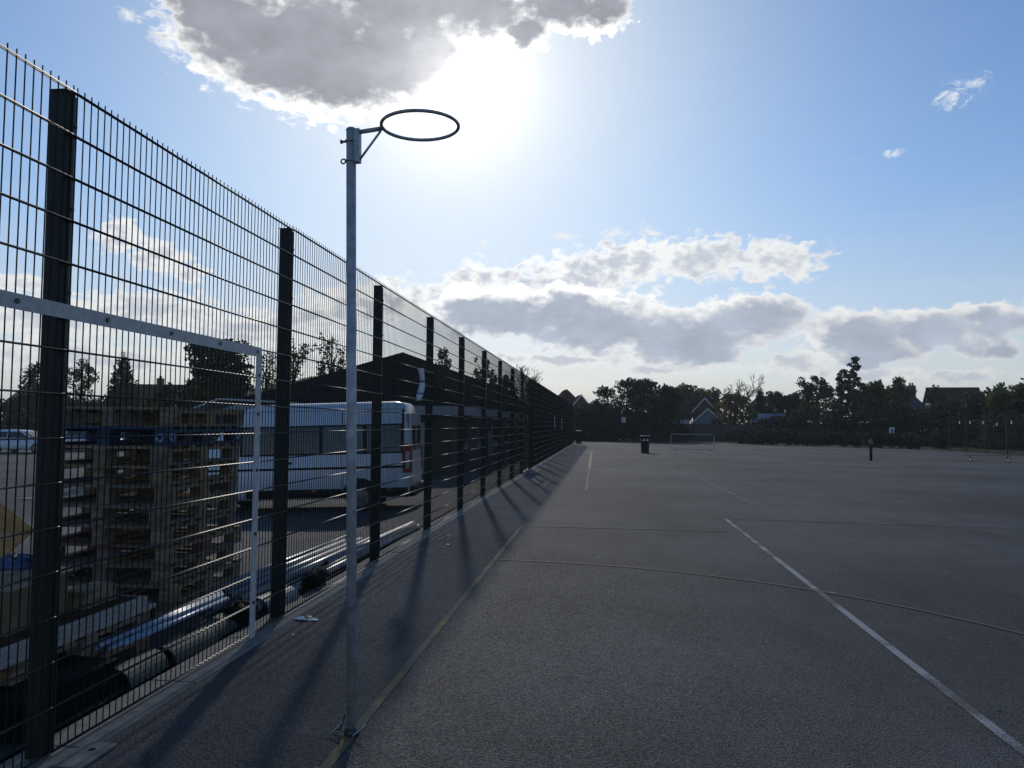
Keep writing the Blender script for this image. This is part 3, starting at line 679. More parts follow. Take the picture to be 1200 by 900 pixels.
for x0, x1, m in ((-4.0,-3.05,GLASS),(-2.95,-2.15,GLASS),(-2.08,-1.12,GLASSP),(-1.03,-0.22,GLASSP)):
    w = vpanel(x0, x1, 1.40, 2.02, 0.009).build('side_window', m, van)
vpanel(-0.70, -0.66, 1.41, 2.01, 0.013).build('curtain_edge', FASC, van)
vpanel(-5.25, -0.1, 1.02, 1.07, 0.012).build('trim_strip', TRIM, van)
vpanel(-0.20, -0.15, 1.60, 2.40, 0.010).build('rear_corner_shade', TRIM, van)  # dark strip painting in the shade on the van's rear corner
for x0, x1 in ((-0.82, -0.08), (-3.9, -1.62)): vpanel(x0, x1, 0.36, 0.56, 0.014).build('sill_panel', TRIM, van)
for x in (-1.62, -3.02, -4.12): vpanel(x-0.008, x+0.008, 0.60, 1.35, 0.004).build('door_seam', TRIM, van); vpanel(x-0.008, x+0.008, 2.07, 2.36, 0.004).build('door_seam', TRIM, van)
vpanel(-2.96, -2.80, 1.16, 1.21, 0.03, 1).build('door_handle', TRIM, van)
vpanel(-5.0, -0.22, 2.40, 2.42, 0.006, 1).build('gutter', FASC, van)
vpanel(-2.34, -2.24, 0.50, 0.54, 0.02).build('side_reflector', AMBER, van); vpanel(-0.55, -0.47, 0.50, 0.54, 0.02).build('side_reflector', AMBER, van)
for x in (-1.2, -4.55):
    MB().prism([(x+0.44*math.cos(a), 0.36+0.44*math.sin(a)) for a in np.linspace(0, math.pi, 16)], lambda u, v, t: (u, t, v), -0.004, 0.05).build('wheel_arch', TRIM, van)
    wheel(van, x, 0.09, 0.345, -1); wheel(van, x, WV-0.09, 0.345, 1)
MB().bbox(-0.04, 0.07, 0.04, WV-0.04, 0.34, 0.58, 0.03).build('bumper', TRIM, van)
for yy in (-0.006, WV-0.154):
    b = MB().bbox(-0.20, 0.024, yy, yy+0.16, 0.90, 1.58, 0.02).build('rear_light', REDL, van)
    MB().box(0.0245, 0.03, yy+0.04, yy+0.12, 1.04, 1.40).build('lens', CLEARL, b)
    oy = yy-0.006 if yy < 1 else yy+0.161
    MB().box(-0.12, -0.02, oy, oy+0.005, 1.00, 1.40).build('lens', CLEARL, b)
MB().box(-0.05, 0.004, 0.24, 0.96, 0.62, 2.30).build('rear_door', WHITEP, van, rot=(0, 0, 0))
MB().box(-0.05, 0.004, 0.98, 1.76, 0.62, 2.30).build('rear_door', WHITEP, van)
MB().box(0.0045, 0.008, 0.32, 0.90, 1.40, 2.0).build('rear_window', GLASS, van); MB().box(0.0045, 0.008, 1.06, 1.68, 1.40, 2.0).build('rear_window', GLASS, van)
MB().add([(-4.97,0.16,1.36),(-4.97,WV-0.16,1.36),(-4.30,WV-0.26,2.22),(-4.30,0.26,2.22),(-5.0,0.16,1.38),(-5.0,WV-0.16,1.38),(-4.33,WV-0.26,2.24),(-4.33,0.26,2.24)], [(0,1,2,3),(4,7,6,5),(0,4,5,1),(1,5,6,2),(2,6,7,3),(3,7,4,0)]).build('windscreen', GLASS, van)

def car(label, loc, rz, paintm, group):
    """front towards +x"""
    t = thing('parked_car', label, 'car', loc, rz, group)
    L, W = 4.15, 1.74
    rows = [(0.22,0.06,L-0.1,0.04),(0.34,0.0,L,0.0),(0.62,0.0,L-0.03,0.0),(0.78,0.03,L-0.22,0.02),(0.87,0.07,L-0.62,0.05),(0.93,0.12,L-1.1,0.09)]
    MB().loft([rrect(a, b, ins, W-ins, z, 0.2) for z, a, b, ins in rows]).build('body', paintm, t, True)
    cab = [(0.90,0.14,L-1.08,0.10),(1.10,0.24,L-1.42,0.15),(1.32,0.42,L-1.82,0.23),(1.40,0.62,L-2.05,0.30),(1.43,0.95,L-2.4,0.42)]
    MB().loft([rrect(a, b, ins, W-ins, z, 0.12) for z, a, b, ins in cab]).build('cabin', paintm, t, True)
    for s in (0, 1):
        for x00, x01, x10, x11 in ((0.42,1.35,0.66,1.35),(1.42,2.72,1.42,2.20)):
            y0, y1 = (0.105, 0.215) if s == 0 else (W-0.105, W-0.215)
            o = -0.012 if s == 0 else 0.012
            MB().add([(x00,y0+o,0.95),(x01,y0+o,0.95),(x11,y1+o,1.31),(x10,y1+o,1.31),(x00,y0-o,0.95),(x01,y0-o,0.95),(x11,y1-o,1.31),(x10,y1-o,1.31)], [(0,1,2,3),(4,7,6,5),(0,4,5,1),(1,5,6,2),(2,6,7,3),(3,7,4,0)]).build('side_window', GLASS, t)
    MB().add([(L-1.14,0.2,0.95),(L-1.14,W-0.2,0.95),(L-1.84,W-0.3,1.33),(L-1.84,0.3,1.33),(L-1.06,0.2,0.96),(L-1.06,W-0.2,0.96),(L-1.78,W-0.3,1.345),(L-1.78,0.3,1.345)], [(0,3,2,1),(4,5,6,7),(0,1,5,4),(1,2,6,5),(2,3,7,6),(3,0,4,7)]).build('windscreen', GLASS, t)
    for s in (0, 1):
        y = 0.07 if s == 0 else W-0.07
        for x in (0.78, L-0.82): wheel(t, x, y, 0.31, -1 if s == 0 else 1)
        MB().bbox(L-0.24, L-0.015, (0.08 if s == 0 else W-0.40), (0.40 if s == 0 else W-0.08), 0.56, 0.70, 0.02).build('headlight', CLEARL, t)
        MB().bbox(-0.01, 0.08, (0.06 if s == 0 else W-0.26), (0.26 if s == 0 else W-0.06), 0.58, 0.80, 0.02).build('tail_light', REDL, t)
    return t
zc = -0.56
car('pale hatchback at the left edge of the car park facing the fence post', (-35.4, 44, zc), 0.06, WHITEP, 'cars in the car park')
car('silver car parked directly behind the pale hatchback', (-33.9, 48.5, zc+0.05), 0.10, SILVERP, 'cars in the car park')
car('white car with its bonnet seen through the gap of the blue pallet', (-32.6, 50.5, zc), 0.03, WHITEP, 'cars in the car park')
car('red car behind the white car seen through the blue pallet', (-33.6, 56, zc+0.1), 0.03, REDP, 'cars in the car park')

# ------------------------------------------------------------------ school building beyond the van
sb = thing('school_building', 'long low building with a dark hipped roof beyond the minibus', 'building')
XL, XR, Y0, Y1 = -13.6, -3.25, 31.0, 82.0
ZE, ZRG = 2.18, 4.76; RX = -6.75; g0 = -0.7
rf = [(XL,Y0,ZE),(XR,Y0,ZE),(XR,Y1,ZE),(XL,Y1,ZE),(RX,35.0,ZRG),(RX,78,ZRG)]
rf2 = [(x, y, z-0.12) for x, y, z in rf]
MB().add(rf+rf2, [(0,1,4),(1,2,5,4),(2,3,5),(3,0,4,5),(6,10,7),(7,10,11,8),(8,11,9),(9,11,10,6),(0,6,7,1),(1,7,8,2),(2,8,9,3),(3,9,6,0)]).build('roof', ROOFD, sb)
MB().box(XL-0.03, XR+0.03, Y0-0.05, Y0-0.003, ZE-0.34, ZE+0.02).build('fascia', FASC, sb)
MB().box(XR+0.003, XR+0.05, Y0, Y1, ZE-0.34, ZE+0.02).build('fascia', FASC, sb)
MB().box(XL+0.5, XR-0.5, Y0+0.5, Y1-0.5, g0, ZE-0.13).build('wall', BRICKD, sb)
for x0, w_ in ((-12.6,1.6),(-10.4,1.6),(-8.2,1.6)):
    w = MB().box(x0, x0+w_, Y0+0.44, Y0+0.497, 0.35, 1.55).build('window', FASC, sb)
    for i in range(2): MB().box(x0+.06+i*w_/2, x0+w_/2-.04+i*w_/2, Y0+0.425, Y0+0.438, 0.41, 1.49).build('pane', GLASS, w)
d = MB().box(-5.75, -4.85, Y0+0.43, Y0+0.497, g0, 1.52).build('door', FASC, sb)
MB().box(-5.05, -4.98, Y0+0.40, Y0+0.429, 0.2, 0.32).build('handle', BOLT, d)
MB().box(-5.62, -5.0, Y0+0.42, Y0+0.428, 0.55, 1.35).build('pane', GLASS, d)
for k in range(9):
    y = 33+k*5.0
    w = MB().box(XR-0.5+.003, XR-0.44, y, y+2.2, 0.35, 1.75).build('window', FASC, sb)
    for i in range(2): MB().box(XR-0.438, XR-0.425, y+.07+i*1.08, y+1.05+i*1.08, 0.42, 1.68).build('pane', GLASSP if k % 3 == 1 else GLASS, w)
tag(MB().box(XR-0.42, XR-0.41, 41.2, 42.8, -0.25, 1.1).build('notice_board', SHEDB), 'pale blue notice panel on the long side wall of the low building', 'notice board')
# shelter to the left of the van
sh = thing('bike_shelter', 'small white roofed shelter seen above the pallets left of the minibus', 'shelter', (-12.6, 27.0, gz(-12, 27)))
MB().add([(0,0,2.55),(1.1,0,2.95),(3.4,0,2.85),(3.4,2,2.85),(1.1,2,2.95),(0,2,2.55),(0,0,2.49),(1.1,0,2.89),(3.4,0,2.79),(3.4,2,2.79),(1.1,2,2.89),(0,2,2.49)], [(0,1,4,5),(1,2,3,4),(6,11,10,7),(7,10,9,8),(0,6,7,1),(1,7,8,2),(2,8,9,3),(3,9,10,4),(4,10,11,5),(5,11,6,0)]).build('roof', BARGE, sh)
for x in (0.3, 3.2):
    for y in (0.15, 1.85): MB().cyl((x, y, 0), (x, y, 2.5), 0.04, 8).build('leg', GALVD, sh)
for k in range(3): MB().cyl((0.3, 0.1, 1.0+k*0.5), (3.2, 0.1, 1.0+k*0.5), 0.02, 6).build('rail', GALVD, sh)

# ------------------------------------------------------------------ things on the court and the fence
tp = thing('plastic_tape', 'white and blue strip of plastic caught high in the mesh fence', 'plastic tape', (XW+0.02, 9.92, 1.79))
def ribbon(z0, z1, n=8):
    mb = MB(); vs = []
    for i in range(n+1):
        z = z0+(z1-z0)*i/n; q = z/0.42
        x = 0.05*math.sin(q*2.6)+0.0; y = 0.02*math.sin(q*3.0); w = 0.036+0.006*math.sin(q*7)
        vs += [(x-w, y, z), (x+w, y+0.012, z), (x+w, y+0.015, z), (x-w, y+0.003, z)]
    fs = [(0,3,2,1), tuple(n*4+i for i in range(4))]
    for i in range(n):
        for k in range(4): fs.append((i*4+k, i*4+(k+1) % 4, i*4+4+(k+1) % 4, i*4+4+k))
    return mb.add(vs, fs)
ribbon(0.262, 0.42, 6).build('strip', TAPE, tp, True); ribbon(0.236, 0.2615, 3).build('band', TAPEB, tp, True); ribbon(0.10, 0.2355, 6).build('strip', TAPE, tp, True)
ribbon(0.08, 0.0995, 3).build('band', TAPEB, tp, True); ribbon(0.0, 0.0795, 4).build('strip', TAPE, tp, True)
for y, z, nm in ((38.2, 1.95, 'white paper strip tied to the fence just past the timber gate'), (44.6, 1.85, 'white paper strip tied to the fence farthest from the timber gate')):
    o = MB(); o.prism([(-0.02,0),(0.05,-0.02),(0.09,-0.4),(0.03,-0.62),(-0.03,-0.6),(0.0,-0.3)], lambda u, v, t: (t, u, v), 0.0, 0.012)
    tag(o.build('paper_strip', WHSTK, None, False, (XW+0.02, y, z)), nm, 'paper strip', 'paper strips on the mesh fence')
cp = thing('cover_plate', 'pale metal cover plate with a hole at the foot of the nearest fence post', 'cover plate', (0.185, 3.30, 0.004))
pl = MB(); n = 16
q = [(0.07*math.copysign(min(1, abs(math.cos(a))*1.5), math.cos(a)), 0.13*math.copysign(min(1, abs(math.sin(a))*1.5), math.sin(a))) for a in np.linspace(0, 2*math.pi, n+1)[:-1]]
hq = [(0.018*math.cos(a), 0.05+0.018*math.sin(a)) for a in np.linspace(0, 2*math.pi, n+1)[:-1]]
pl.add([(x, y, 0.012) for x, y in q]+[(x, y, 0.012) for x, y in hq]+[(x, y, 0.0) for x, y in q]+[(x, y, 0.0) for x, y in hq],
       [(i, (i+1) % n, n+(i+1) % n, n+i) for i in range(n)]+[(i, 2*n+i, 2*n+(i+1) % n, (i+1) % n) for i in range(n)]+[(n+i, n+(i+1) % n, 3*n+(i+1) % n, 3*n+i) for i in range(n)])
pl.build('plate', CONC, cp); MB().tube([(0, 0.05, 0.001), (0, 0.05, 0.004)], 0.017, 12).build('bolt', BOLT, cp)
lt = thing('litter_wrapper', 'crumpled white and yellow wrapper on the tarmac beside the kerb', 'wrapper', (0.225, 5.78, 0.003))
def crumple(pts, seed, h=0.02):
    rr = random.Random(seed); mb = MB(); n = len(pts)
    cx = sum(p[0] for p in pts)/n; cy = sum(p[1] for p in pts)/n
    vs = [(cx, cy, h*1.1)]+[((p[0]+cx)/2, (p[1]+cy)/2, rr.uniform(0.3, 1)*h) for p in pts]+[(p[0], p[1], rr.uniform(0, 0.5)*h+.001) for p in pts]+[(cx, cy, 0.0)]
    fs = []
    for i in range(n):
        j = (i+1) % n; fs += [(0, 1+i, 1+j), (1+i, 1+n+i, 1+n+j, 1+j), (1+n+i, 2*n+1, 1+n+j)]
    return mb.add(vs, fs)
crumple([(-.09,-.02),(-.03,-.045),(.05,-.035),(.11,-.03),(.10,.01),(.04,.03),(.02,.07),(-.03,.05),(-.08,.03)], 2).build('wrapper', WHSTK, lt)
crumple([(-.02,-.02),(.03,-.03),(.045,.02),(.0,.045)], 6, 0.03).build('print', YELST, lt)
for k, (x, y, s, nm) in enumerate(((0.31, 5.35, .014, 'tiny white paper scrap on the tarmac near the wrapper'), (0.56, 9.55, .03, 'small white paper scrap in the second post shadow'), (0.42, 10.35, .025, 'small white paper scrap near the fence kerb'), (0.30, 60.0, .12, 'white scrap of litter at the far end of the fence'), (1.72, 42.4, .10, 'white scrap of litter beside the far yellow line'))):
    rr = random.Random(k+40)
    tag(crumple([(s*math.cos(a)*rr.uniform(.6,1.2), s*math.sin(a)*rr.uniform(.6,1.2)) for a in np.linspace(0, 6.28, 7)[:-1]], k, s*0.5).build('paper_scrap', WHSTK, None, False, (x, y, 0.003)), nm, 'litter', 'white litter scraps')

gr = MB(); rr = random.Random(77)
for k in range(260):
    y = 2.2+rr.random()**1.6*26; x = 0.25+rr.random()*11; q = rr.uniform(.004, .014)*(1+y*0.05); a = rr.uniform(0, 6.28)
    gr.add([(x+q*math.cos(a), y+q*math.sin(a), .003), (x+q*.5*math.cos(a+1.8), y+q*.5*math.sin(a+1.8), .003), (x-q*math.cos(a), y-q*math.sin(a), .003), (x+q*.5*math.cos(a-1.8), y+q*.5*math.sin(a-1.8), .003), (x, y, .003+q*.5)], [(0,1,4),(1,2,4),(2,3,4),(3,0,4)])
tag(gr.build('loose_grit', mat('pale_grit', (0.34, 0.33, 0.30), 0.9, var=0.5, scale=3)), 'pale grit and leaf scraps scattered over the dark tarmac', 'grit', kind='stuff')
bn = thing('litter_bin', 'black litter bin with a pale rim standing alone on the court', 'bin', (4.666, 42.7, 0), 0.1)
MB().tube([(0,0,0.0), (0,0,0.03), (0,0,0.05), (0,0,0.62), (0,0,0.66)], [0.225, 0.235, 0.21, 0.235, 0.225], 20).build('body', BINB, bn, True)
for a in (0.785, 2.356, 3.927, 5.498): MB().box(-0.02, 0.02, -0.02, 0.02, 0.64, 0.84).build('pillar', BINB, bn, False, (0.18*math.cos(a), 0.18*math.sin(a), 0))
MB().tube([(0,0,0.83), (0,0,0.85), (0,0,0.93), (0,0,0.955)], [0.225, 0.245, 0.235, 0.16], 20).build('hood', BINB, bn, True)
MB().tube([(0.245*math.cos(a), 0.245*math.sin(a), 0.925) for a in np.linspace(0, 2*math.pi, 25)[:-1]], 0.014, 6, closed=True).build('rim', WHSTK, bn, True)
for a in (-2.0, -1.15):
    e = (math.cos(a), math.sin(a)); s_ = (-e[1], e[0])
    mb = MB(); ring = [(e[0]*0.244+s_[0]*0.045*math.cos(b), e[1]*0.244+s_[1]*0.045*math.cos(b), 0.71+0.055*math.sin(b)) for b in np.linspace(0, 2*math.pi, 15)[:-1]]
    mb.loft([ring, [(x-e[0]*0.02, y-e[1]*0.02, z) for x, y, z in ring]]); mb.build('sticker', WHSTK, bn)

def barrier(label, loc, rz, L=2.2, H=1.05, group='pedestrian barriers on the court', fm=None, dm=None, r=0.019):
    fm = fm or GALVD; dm = dm or GALVD
    t = thing('crowd_barrier', label, 'barrier', loc, rz, group)
    z0 = 0.27; c = 0.09; pts = []
    for cx, cz, a0 in ((L/2-c, H-c, 0), (-L/2+c, H-c, 90), (-L/2+c, z0+c, 180), (L/2-c, z0+c, 270)):
        for a in (0, 30, 60, 90): pts.append((cx+c*math.cos(math.radians(a0+a)), 0, cz+c*math.sin(math.radians(a0+a))))
    MB().tube(pts, r, 8, closed=True).build('frame', fm, t, True)
    for k in range(11):
        x = -L/2+L*(k+1)/12; MB().cyl((x, 0, z0), (x, 0, H), 0.0042, 6).build('bar', dm, t)
    for x in (-L*0.39, L*0.39):
        MB().tube([(x, -0.3, 0.02), (x, -0.12, 0.06), (x, 0, 0.09), (x, 0.12, 0.06), (x, 0.3, 0.02)], 0.022, 8).build('foot', dm, t, True)
        MB().cyl((x, 0, 0.07), (x, 0, z0), 0.018, 8).build('leg', dm, t)
    return t
barrier('galvanised steel barrier standing to the right of the litter bin', (7.05, 41.7, 0), -0.07, fm=mat('pale_barrier_steel', (0.42, 0.44, 0.46), 0.5, 0.2), dm=GALVD)
barrier('dark steel barrier in front of the far side fence', (19.6, 37.4, 0), -0.12, 1.95, 0.95, fm=FENCE, dm=FENCE, r=0.011)
bo = thing('bollard', 'slim dark bollard with a pale greenish cap standing on the open court', 'bollard', (14.335, 36.7, 0))
MB().tube([(0,0,0), (0,0,0.62), (0,0,0.68), (0,0,0.72)], [0.062, 0.06, 0.06, 0.07], 14).build('shaft', TRIM, bo, True)
MB().tube([(0,0,0.721), (0,0,0.80), (0,0,0.90), (0,0,0.95), (0,0,0.97)], [0.078, 0.082, 0.078, 0.055, 0.015], 14).build('cap', mat('bollard_cap', (0.10, 0.15, 0.12), 0.6), bo, True)

# fence along the far end and the far right side
def far_fence(label, p0, p1, H, bays, tags=False):
    t = thing('mesh_fence', label, 'fence')
    d = Vector((p1[0]-p0[0], p1[1]-p0[1], 0)); L = d.length; d.normalize()
    for b in range(bays+1):
        q = Vector((p0[0], p0[1], 0))+d*(L*b/bays); MB().box(-0.03, 0.03, -0.03, 0.03, -0.1, H+0.02).build('post', FPOST, t, False, q)
    for b in range(bays):
        a = Vector((p0[0], p0[1], 0))+d*(L*b/bays); e = a+d*(L/bays); mb = MB()
        for k in range(int(L/bays/0.05)):
            q = a+d*(k*0.05); mb.tube([(q.x, q.y, 0.04), (q.x, q.y, H)], 0.003, 3, caps=False)
        for k in range(int(H/0.2)+1):
            mb.tube([(a.x, a.y, 0.05+k*(H-0.06)/int(H/0.2)), (e.x, e.y, 0.05+k*(H-0.06)/int(H/0.2))], 0.006, 4, caps=False)
        mb.build('mesh_panel', FENCE, t)
    return t
far_fence('low green mesh fence along the far end of the court before the big bush', (0.3, 71.9), (13.0, 71.4), 2.1, 5)
far_fence('green mesh fence with pale tags closing the right side of the court', (25.3, 55.2), (25.3, 27.5), 2.2, 11)
for y, z in ((53.56,1.86),(52.1,1.856),(50.4,1.85),(48.74,1.75),(47.07,1.84),(45.44,1.834)):
    nm = 'tilted pale tag hanging lower than the others on the side fence' if z == 1.75 else 'small pale square tag fixed near the top of the side fence'
    tag(MB().bbox(-0.006, 0.006, -0.07, 0.07, -0.09, 0.09, 0.003).build('fence_tag', WHSTK, None, False, (25.28, y, z), (0.6 if z == 1.75 else 0.05, 0, 0)), nm, 'tag', 'pale tags on the side fence' if z != 1.75 else None)
sg = thing('notice_sign', 'small white notice with yellow and blue print on the far end fence', 'sign', (4.22, 71.6, 1.96))
MB().bbox(-0.17, 0.17, -0.012, 0.012, -0.24, 0.24, 0.006).build('panel', WHSTK, sg); MB().box(-0.12, 0.12, -0.016, -0.0125, -0.02, 0.14).build('print', YELST, sg)
MB().box(-0.12, 0.12, -0.016, -0.0125, -0.18, -0.08).build('print', BLUEST, sg)
# dark box and boards past the end of the long fence
bx = thing('storage_box', 'low dark box with a white lid just past the end of the long fence', 'box', (0.45, 63.0, 0))
MB().bbox(-0.2, 0.2, -0.3, 0.3, 0, 0.98, 0.02).build('tub', BINB, bx); MB().bbox(-0.22, 0.22, -0.33, 0.33, 0.982, 1.05, 0.02).build('lid', WHSTK, bx)

# ------------------------------------------------------------------ vegetation
def leaves(name, blobs, n, size, seed, m, parent=None, flat=0.0, shell=0.45, loc=None):
    rg = np.random.default_rng(seed)
    B = np.array(blobs, float); wgt = (B[:,3]*B[:,4]*B[:,5])**(2/3); wgt /= wgt.sum()
    idx = rg.choice(len(B), n, p=wgt)
    v = rg.normal(size=(n, 3)); v /= np.linalg.norm(v, axis=1)[:, None]
    rad = rg.random(n)**shell
    rad *= 1+0.16*np.sin(v[:,0]*7+idx)*np.cos(v[:,2]*6+idx*1.7)
    p = B[idx,:3]+v*rad[:,None]*B[idx,3:6]
    e1 = rg.normal(size=(n,3)); e1[:,2] *= (1-flat); e1 /= np.linalg.norm(e1, axis=1)[:,None]
    e2 = np.cross(e1, rg.normal(size=(n,3))); e2 /= np.linalg.norm(e2, axis=1)[:,None]
    s = size*rg.uniform(0.55, 1.35, n)[:,None]
    V = np.empty((n,4,3)); V[:,0] = p-e1*s; V[:,1] = p+e2*s*0.5; V[:,2] = p+e1*s; V[:,3] = p-e2*s*0.5
    me = bpy.data.meshes.new(name); me.vertices.add(4*n); me.loops.add(4*n); me.polygons.add(n)
    me.vertices.foreach_set('co', V.reshape(-1)); me.loops.foreach_set('vertex_index', np.arange(4*n, dtype=np.int32))
    me.polygons.foreach_set('loop_start', np.arange(0, 4*n, 4, dtype=np.int32)); me.materials.append(m); me.update(calc_edges=True)
    return link(name, me, parent, loc)
def limbs(mb, base, top, r, rr, kids, spread):
    """trunk with limbs; returns limb ends"""
    base = Vector(base); top = Vector(top); ends = [top]
    mid = base.lerp(top, 0.5)+Vector((rr.uniform(-.1,.1), rr.uniform(-.1,.1), 0))*(top-base).length*0.15
    mb.tube([base-Vector((0,0,.1)), base.lerp(mid, .1), mid, top], [r*1.35, r, r*0.7, r*0.2], 7)
    for k in range(kids):
        a = 2.4*k+rr.uniform(-.4,.4); f = 0.3+0.6*k/max(1, kids); s = base.lerp(top, f)
        e = s+Vector((math.cos(a)*spread*(1.1-f*0.6), math.sin(a)*spread*(1.1-f*0.6), (top.z-s.z)*rr.uniform(0.35, 0.8)))
        m_ = s.lerp(e, .5)+Vector((0, 0, -0.08*spread))
        mb.tube([s, m_, e], [r*0.45, r*0.3, r*0.1], 5); ends.append(e)
    return ends
def tree(label, x, y, H, w, style, m, n, leaf, seed, zb=None, cat='tree', name='tree', group=None, lo=0.25):
    """H height of top, w crown width; the crown starts at lo*H"""
    rr = random.Random(seed); zb = (gz(x, y)-0.05) if zb is None else zb
    t = thing(name, label, cat, (x, y, zb), rr.uniform(0, 6.28) if style != 'pair' else 0, group); H -= zb
    tb = MB(); bl = []; R = w/2
    if style == 'round':
        ends = limbs(tb, (0,0,0), (0,0,H*0.8), max(.08, H*0.028), rr, 7, R*0.7)
        zc_, rz = H*(lo+1)/2, H*(1-lo)/2
        bl.append((0,0,zc_,R*0.72,R*0.72,rz*0.78))
        for k in range(22):
            a = rr.uniform(0, 6.28); u = rr.uniform(-0.9, 1); q = math.sqrt(1-u*u); s = rr.uniform(0.2, 0.36)
            bl.append((R*(1-s)*q*math.cos(a), R*(1-s)*q*math.sin(a), zc_+rz*(1-s)*u, R*s, R*s, rz*s*1.05))
    elif style == 'airy':
        ends = limbs(tb, (0,0,0), (0,0,H*0.95), max(.05, H*0.018), rr, 9, R*0.85)
        for e in ends:
            for k in range(4):
                s = rr.uniform(0.10, 0.2); bl.append((e.x*rr.uniform(.6,1)+rr.uniform(-.25,.25)*R, e.y*rr.uniform(.6,1)+rr.uniform(-.25,.25)*R, min(H*(1-s*.5), e.z+rr.uniform(-.16,.05)*H), R*s*1.3, R*s*1.3, H*s*0.42))
        bl.append((0,0,H*0.45,R*0.5,R*0.5,H*0.14))
    elif style == 'cone':
        tb.tube([(0,0,-.1), (0,0,H*0.9)], [H*0.03, 0.02], 7)
        for k in range(13):
            f = k/12; s = R*(1-f)**0.55+0.07*R; zz = H*(lo*0.4+(0.97-lo*0.4)*f)
            for j in range(5):
                a = j*1.256+k; bl.append((s*0.55*math.cos(a), s*0.55*math.sin(a), zz, s*0.55, s*0.55, H*0.07))
    elif style == 'poplar':
        tb.tube([(0,0,-.1), (0,0,H*0.95)], [H*0.025, 0.02], 7)
        for k in range(26):
            f = k/25; s = R*(0.35+0.65*math.sin(min(1, f*1.15+0.12)*2.6))*rr.uniform(0.55, 1); a = rr.uniform(0, 6.28)
            bl.append((s*0.5*math.cos(a), s*0.5*math.sin(a), H*(lo+(0.985-lo)*f), s*0.6, s*0.6, H*0.035))
            if k % 3 == 0: tb.tube([(0,0,H*(lo+(0.9-lo)*f)-.2), (s*0.8*math.cos(a), s*0.8*math.sin(a), H*(lo+(0.95-lo)*f))], [0.04, 0.015], 4)
    elif style == 'cedar':
        limbs(tb, (0,0,0), (0,0,H*0.92), H*0.035, rr, 8, R*0.8)
        for k in range(11):
            f = k/10; zz = H*(lo+(0.94-lo)*f); wd = R*(0.95-0.25*abs(f-0.45)-0.22*f*f)
            for j in range(8):
                a = j*0.785+k*0.9; q = rr.uniform(0.55, 1)*wd; bl.append((q*0.72*math.cos(a), q*0.72*math.sin(a), zz+rr.uniform(-.03,.03)*H-0.1*q*0, q*0.42, q*0.42, H*0.048))
            bl.append((0,0,zz,wd*0.6,wd*0.6,H*0.07))
    elif style == 'bush':
        for k in range(5): tb.tube([(0,0,-.1), (R*.3*math.cos(k*1.26), R*.3*math.sin(k*1.26), H*0.6)], [0.07, 0.02], 5)
        bl.append((0,0,H*0.42,R*0.86,R*0.86,H*0.46))
        for k in range(12): bl.append((R*.78*math.cos(k*.5236), R*.78*math.sin(k*.5236), H*0.13, R*0.24, R*0.24, max(0.35, H*0.14)))
        for k in range(26):
            a = rr.uniform(0, 6.28); u = rr.uniform(-0.5, 1); q = math.sqrt(1-u*u); s = rr.uniform(0.13, 0.27)
            bl.append((R*(1-s)*q*math.cos(a), R*(1-s)*q*math.sin(a), H*0.46+H*0.54*(1-s)*u, R*s, R*s, H*0.5*s))
    elif style == 'bare':
        def grow(p, d, L, r, lev):
            e = p+d*L; r = max(r, 0.022); tb.tube([p, p.lerp(e, .5)+Vector((rr.uniform(-.06,.06), rr.uniform(-.06,.06), 0))*L, e], [r, r*0.8, r*0.6], 4)
            if lev == 0: return
            for k in range(3 if lev > 1 else 4):
                q = Vector((rr.gauss(0,.62), rr.gauss(0,.62), rr.gauss(0.25,.35))); grow(e if k else p.lerp(e, .7), (d+q).normalized(), L*rr.uniform(.58,.8), r*0.6, lev-1)
        grow(Vector((0,0,-.1)), Vector((0,0,1)), H*0.34, H*0.025, 5)
    tb.build('trunk', BARK, t)
    if style != 'bare' and bl: leaves('crown', bl, n, leaf, seed, m, t)
    return t
# beyond the car park, left to right
tree('small dark tree half hidden by the nearest fence post', -53.6, 72, 7.5, 5.0, 'airy', LDARK, 1800, 0.17, 11)
tree('airy birch-like tree showing sky just right of the nearest fence post', -47.6, 70, 7.9, 3.4, 'airy', LDARK, 1900, 0.13, 12)
tree('narrow dark conifer beyond the tall pallet stack', -40.2, 65, 7.5, 3.5, 'cone', LDEEP, 5200, 0.17, 13, name='conifer_tree')
tree('broad dark cedar with layered branches behind the goal frame', -23.5, 50, 7.0, 6.8, 'cedar', LDEEP, 11500, 0.17, 14, name='cedar_tree', lo=0.16)
tree('sparse leafy sapling just right of the goal upright', -17.8, 45, 5.9, 1.8, 'airy', LMID, 700, 0.09, 15, name='young_tree', lo=0.2)
tree('sparse young tree behind the second fence post', -16.1, 45, 6.6, 3.0, 'airy', LMID, 1300, 0.10, 16, name='young_tree')
tree('tall thin young tree left of the netball pole', -13.7, 45, 7.0, 2.3, 'airy', LMID, 1000, 0.10, 17, name='young_tree')
tree('rounded ivy bush against the left slope of the dark roof', -14.6, 30, 3.3, 3.0, 'bush', LDARK, 4500, 0.11, 18, name='bush', cat='bush')
tree('tree with drooping clumps above the dark roof ridge', -16.0, 88, 10.4, 3.6, 'airy', LDARK, 1200, 0.22, 19)
tree('tree with thin upright clumps above the dark roof nearer the gate', -11.2, 88, 9.7, 3.0, 'airy', LDARK, 900, 0.22, 20)
tree('leafless twiggy tree rising above the far part of the long fence', -6.6, 95, 9.3, 4.5, 'bare', None, 0, 0, 24)
tree('dark bush low behind the fence near the timber gate', -8.9, 88, 7.2, 4.0, 'airy', LDARK, 1600, 0.2, 22)
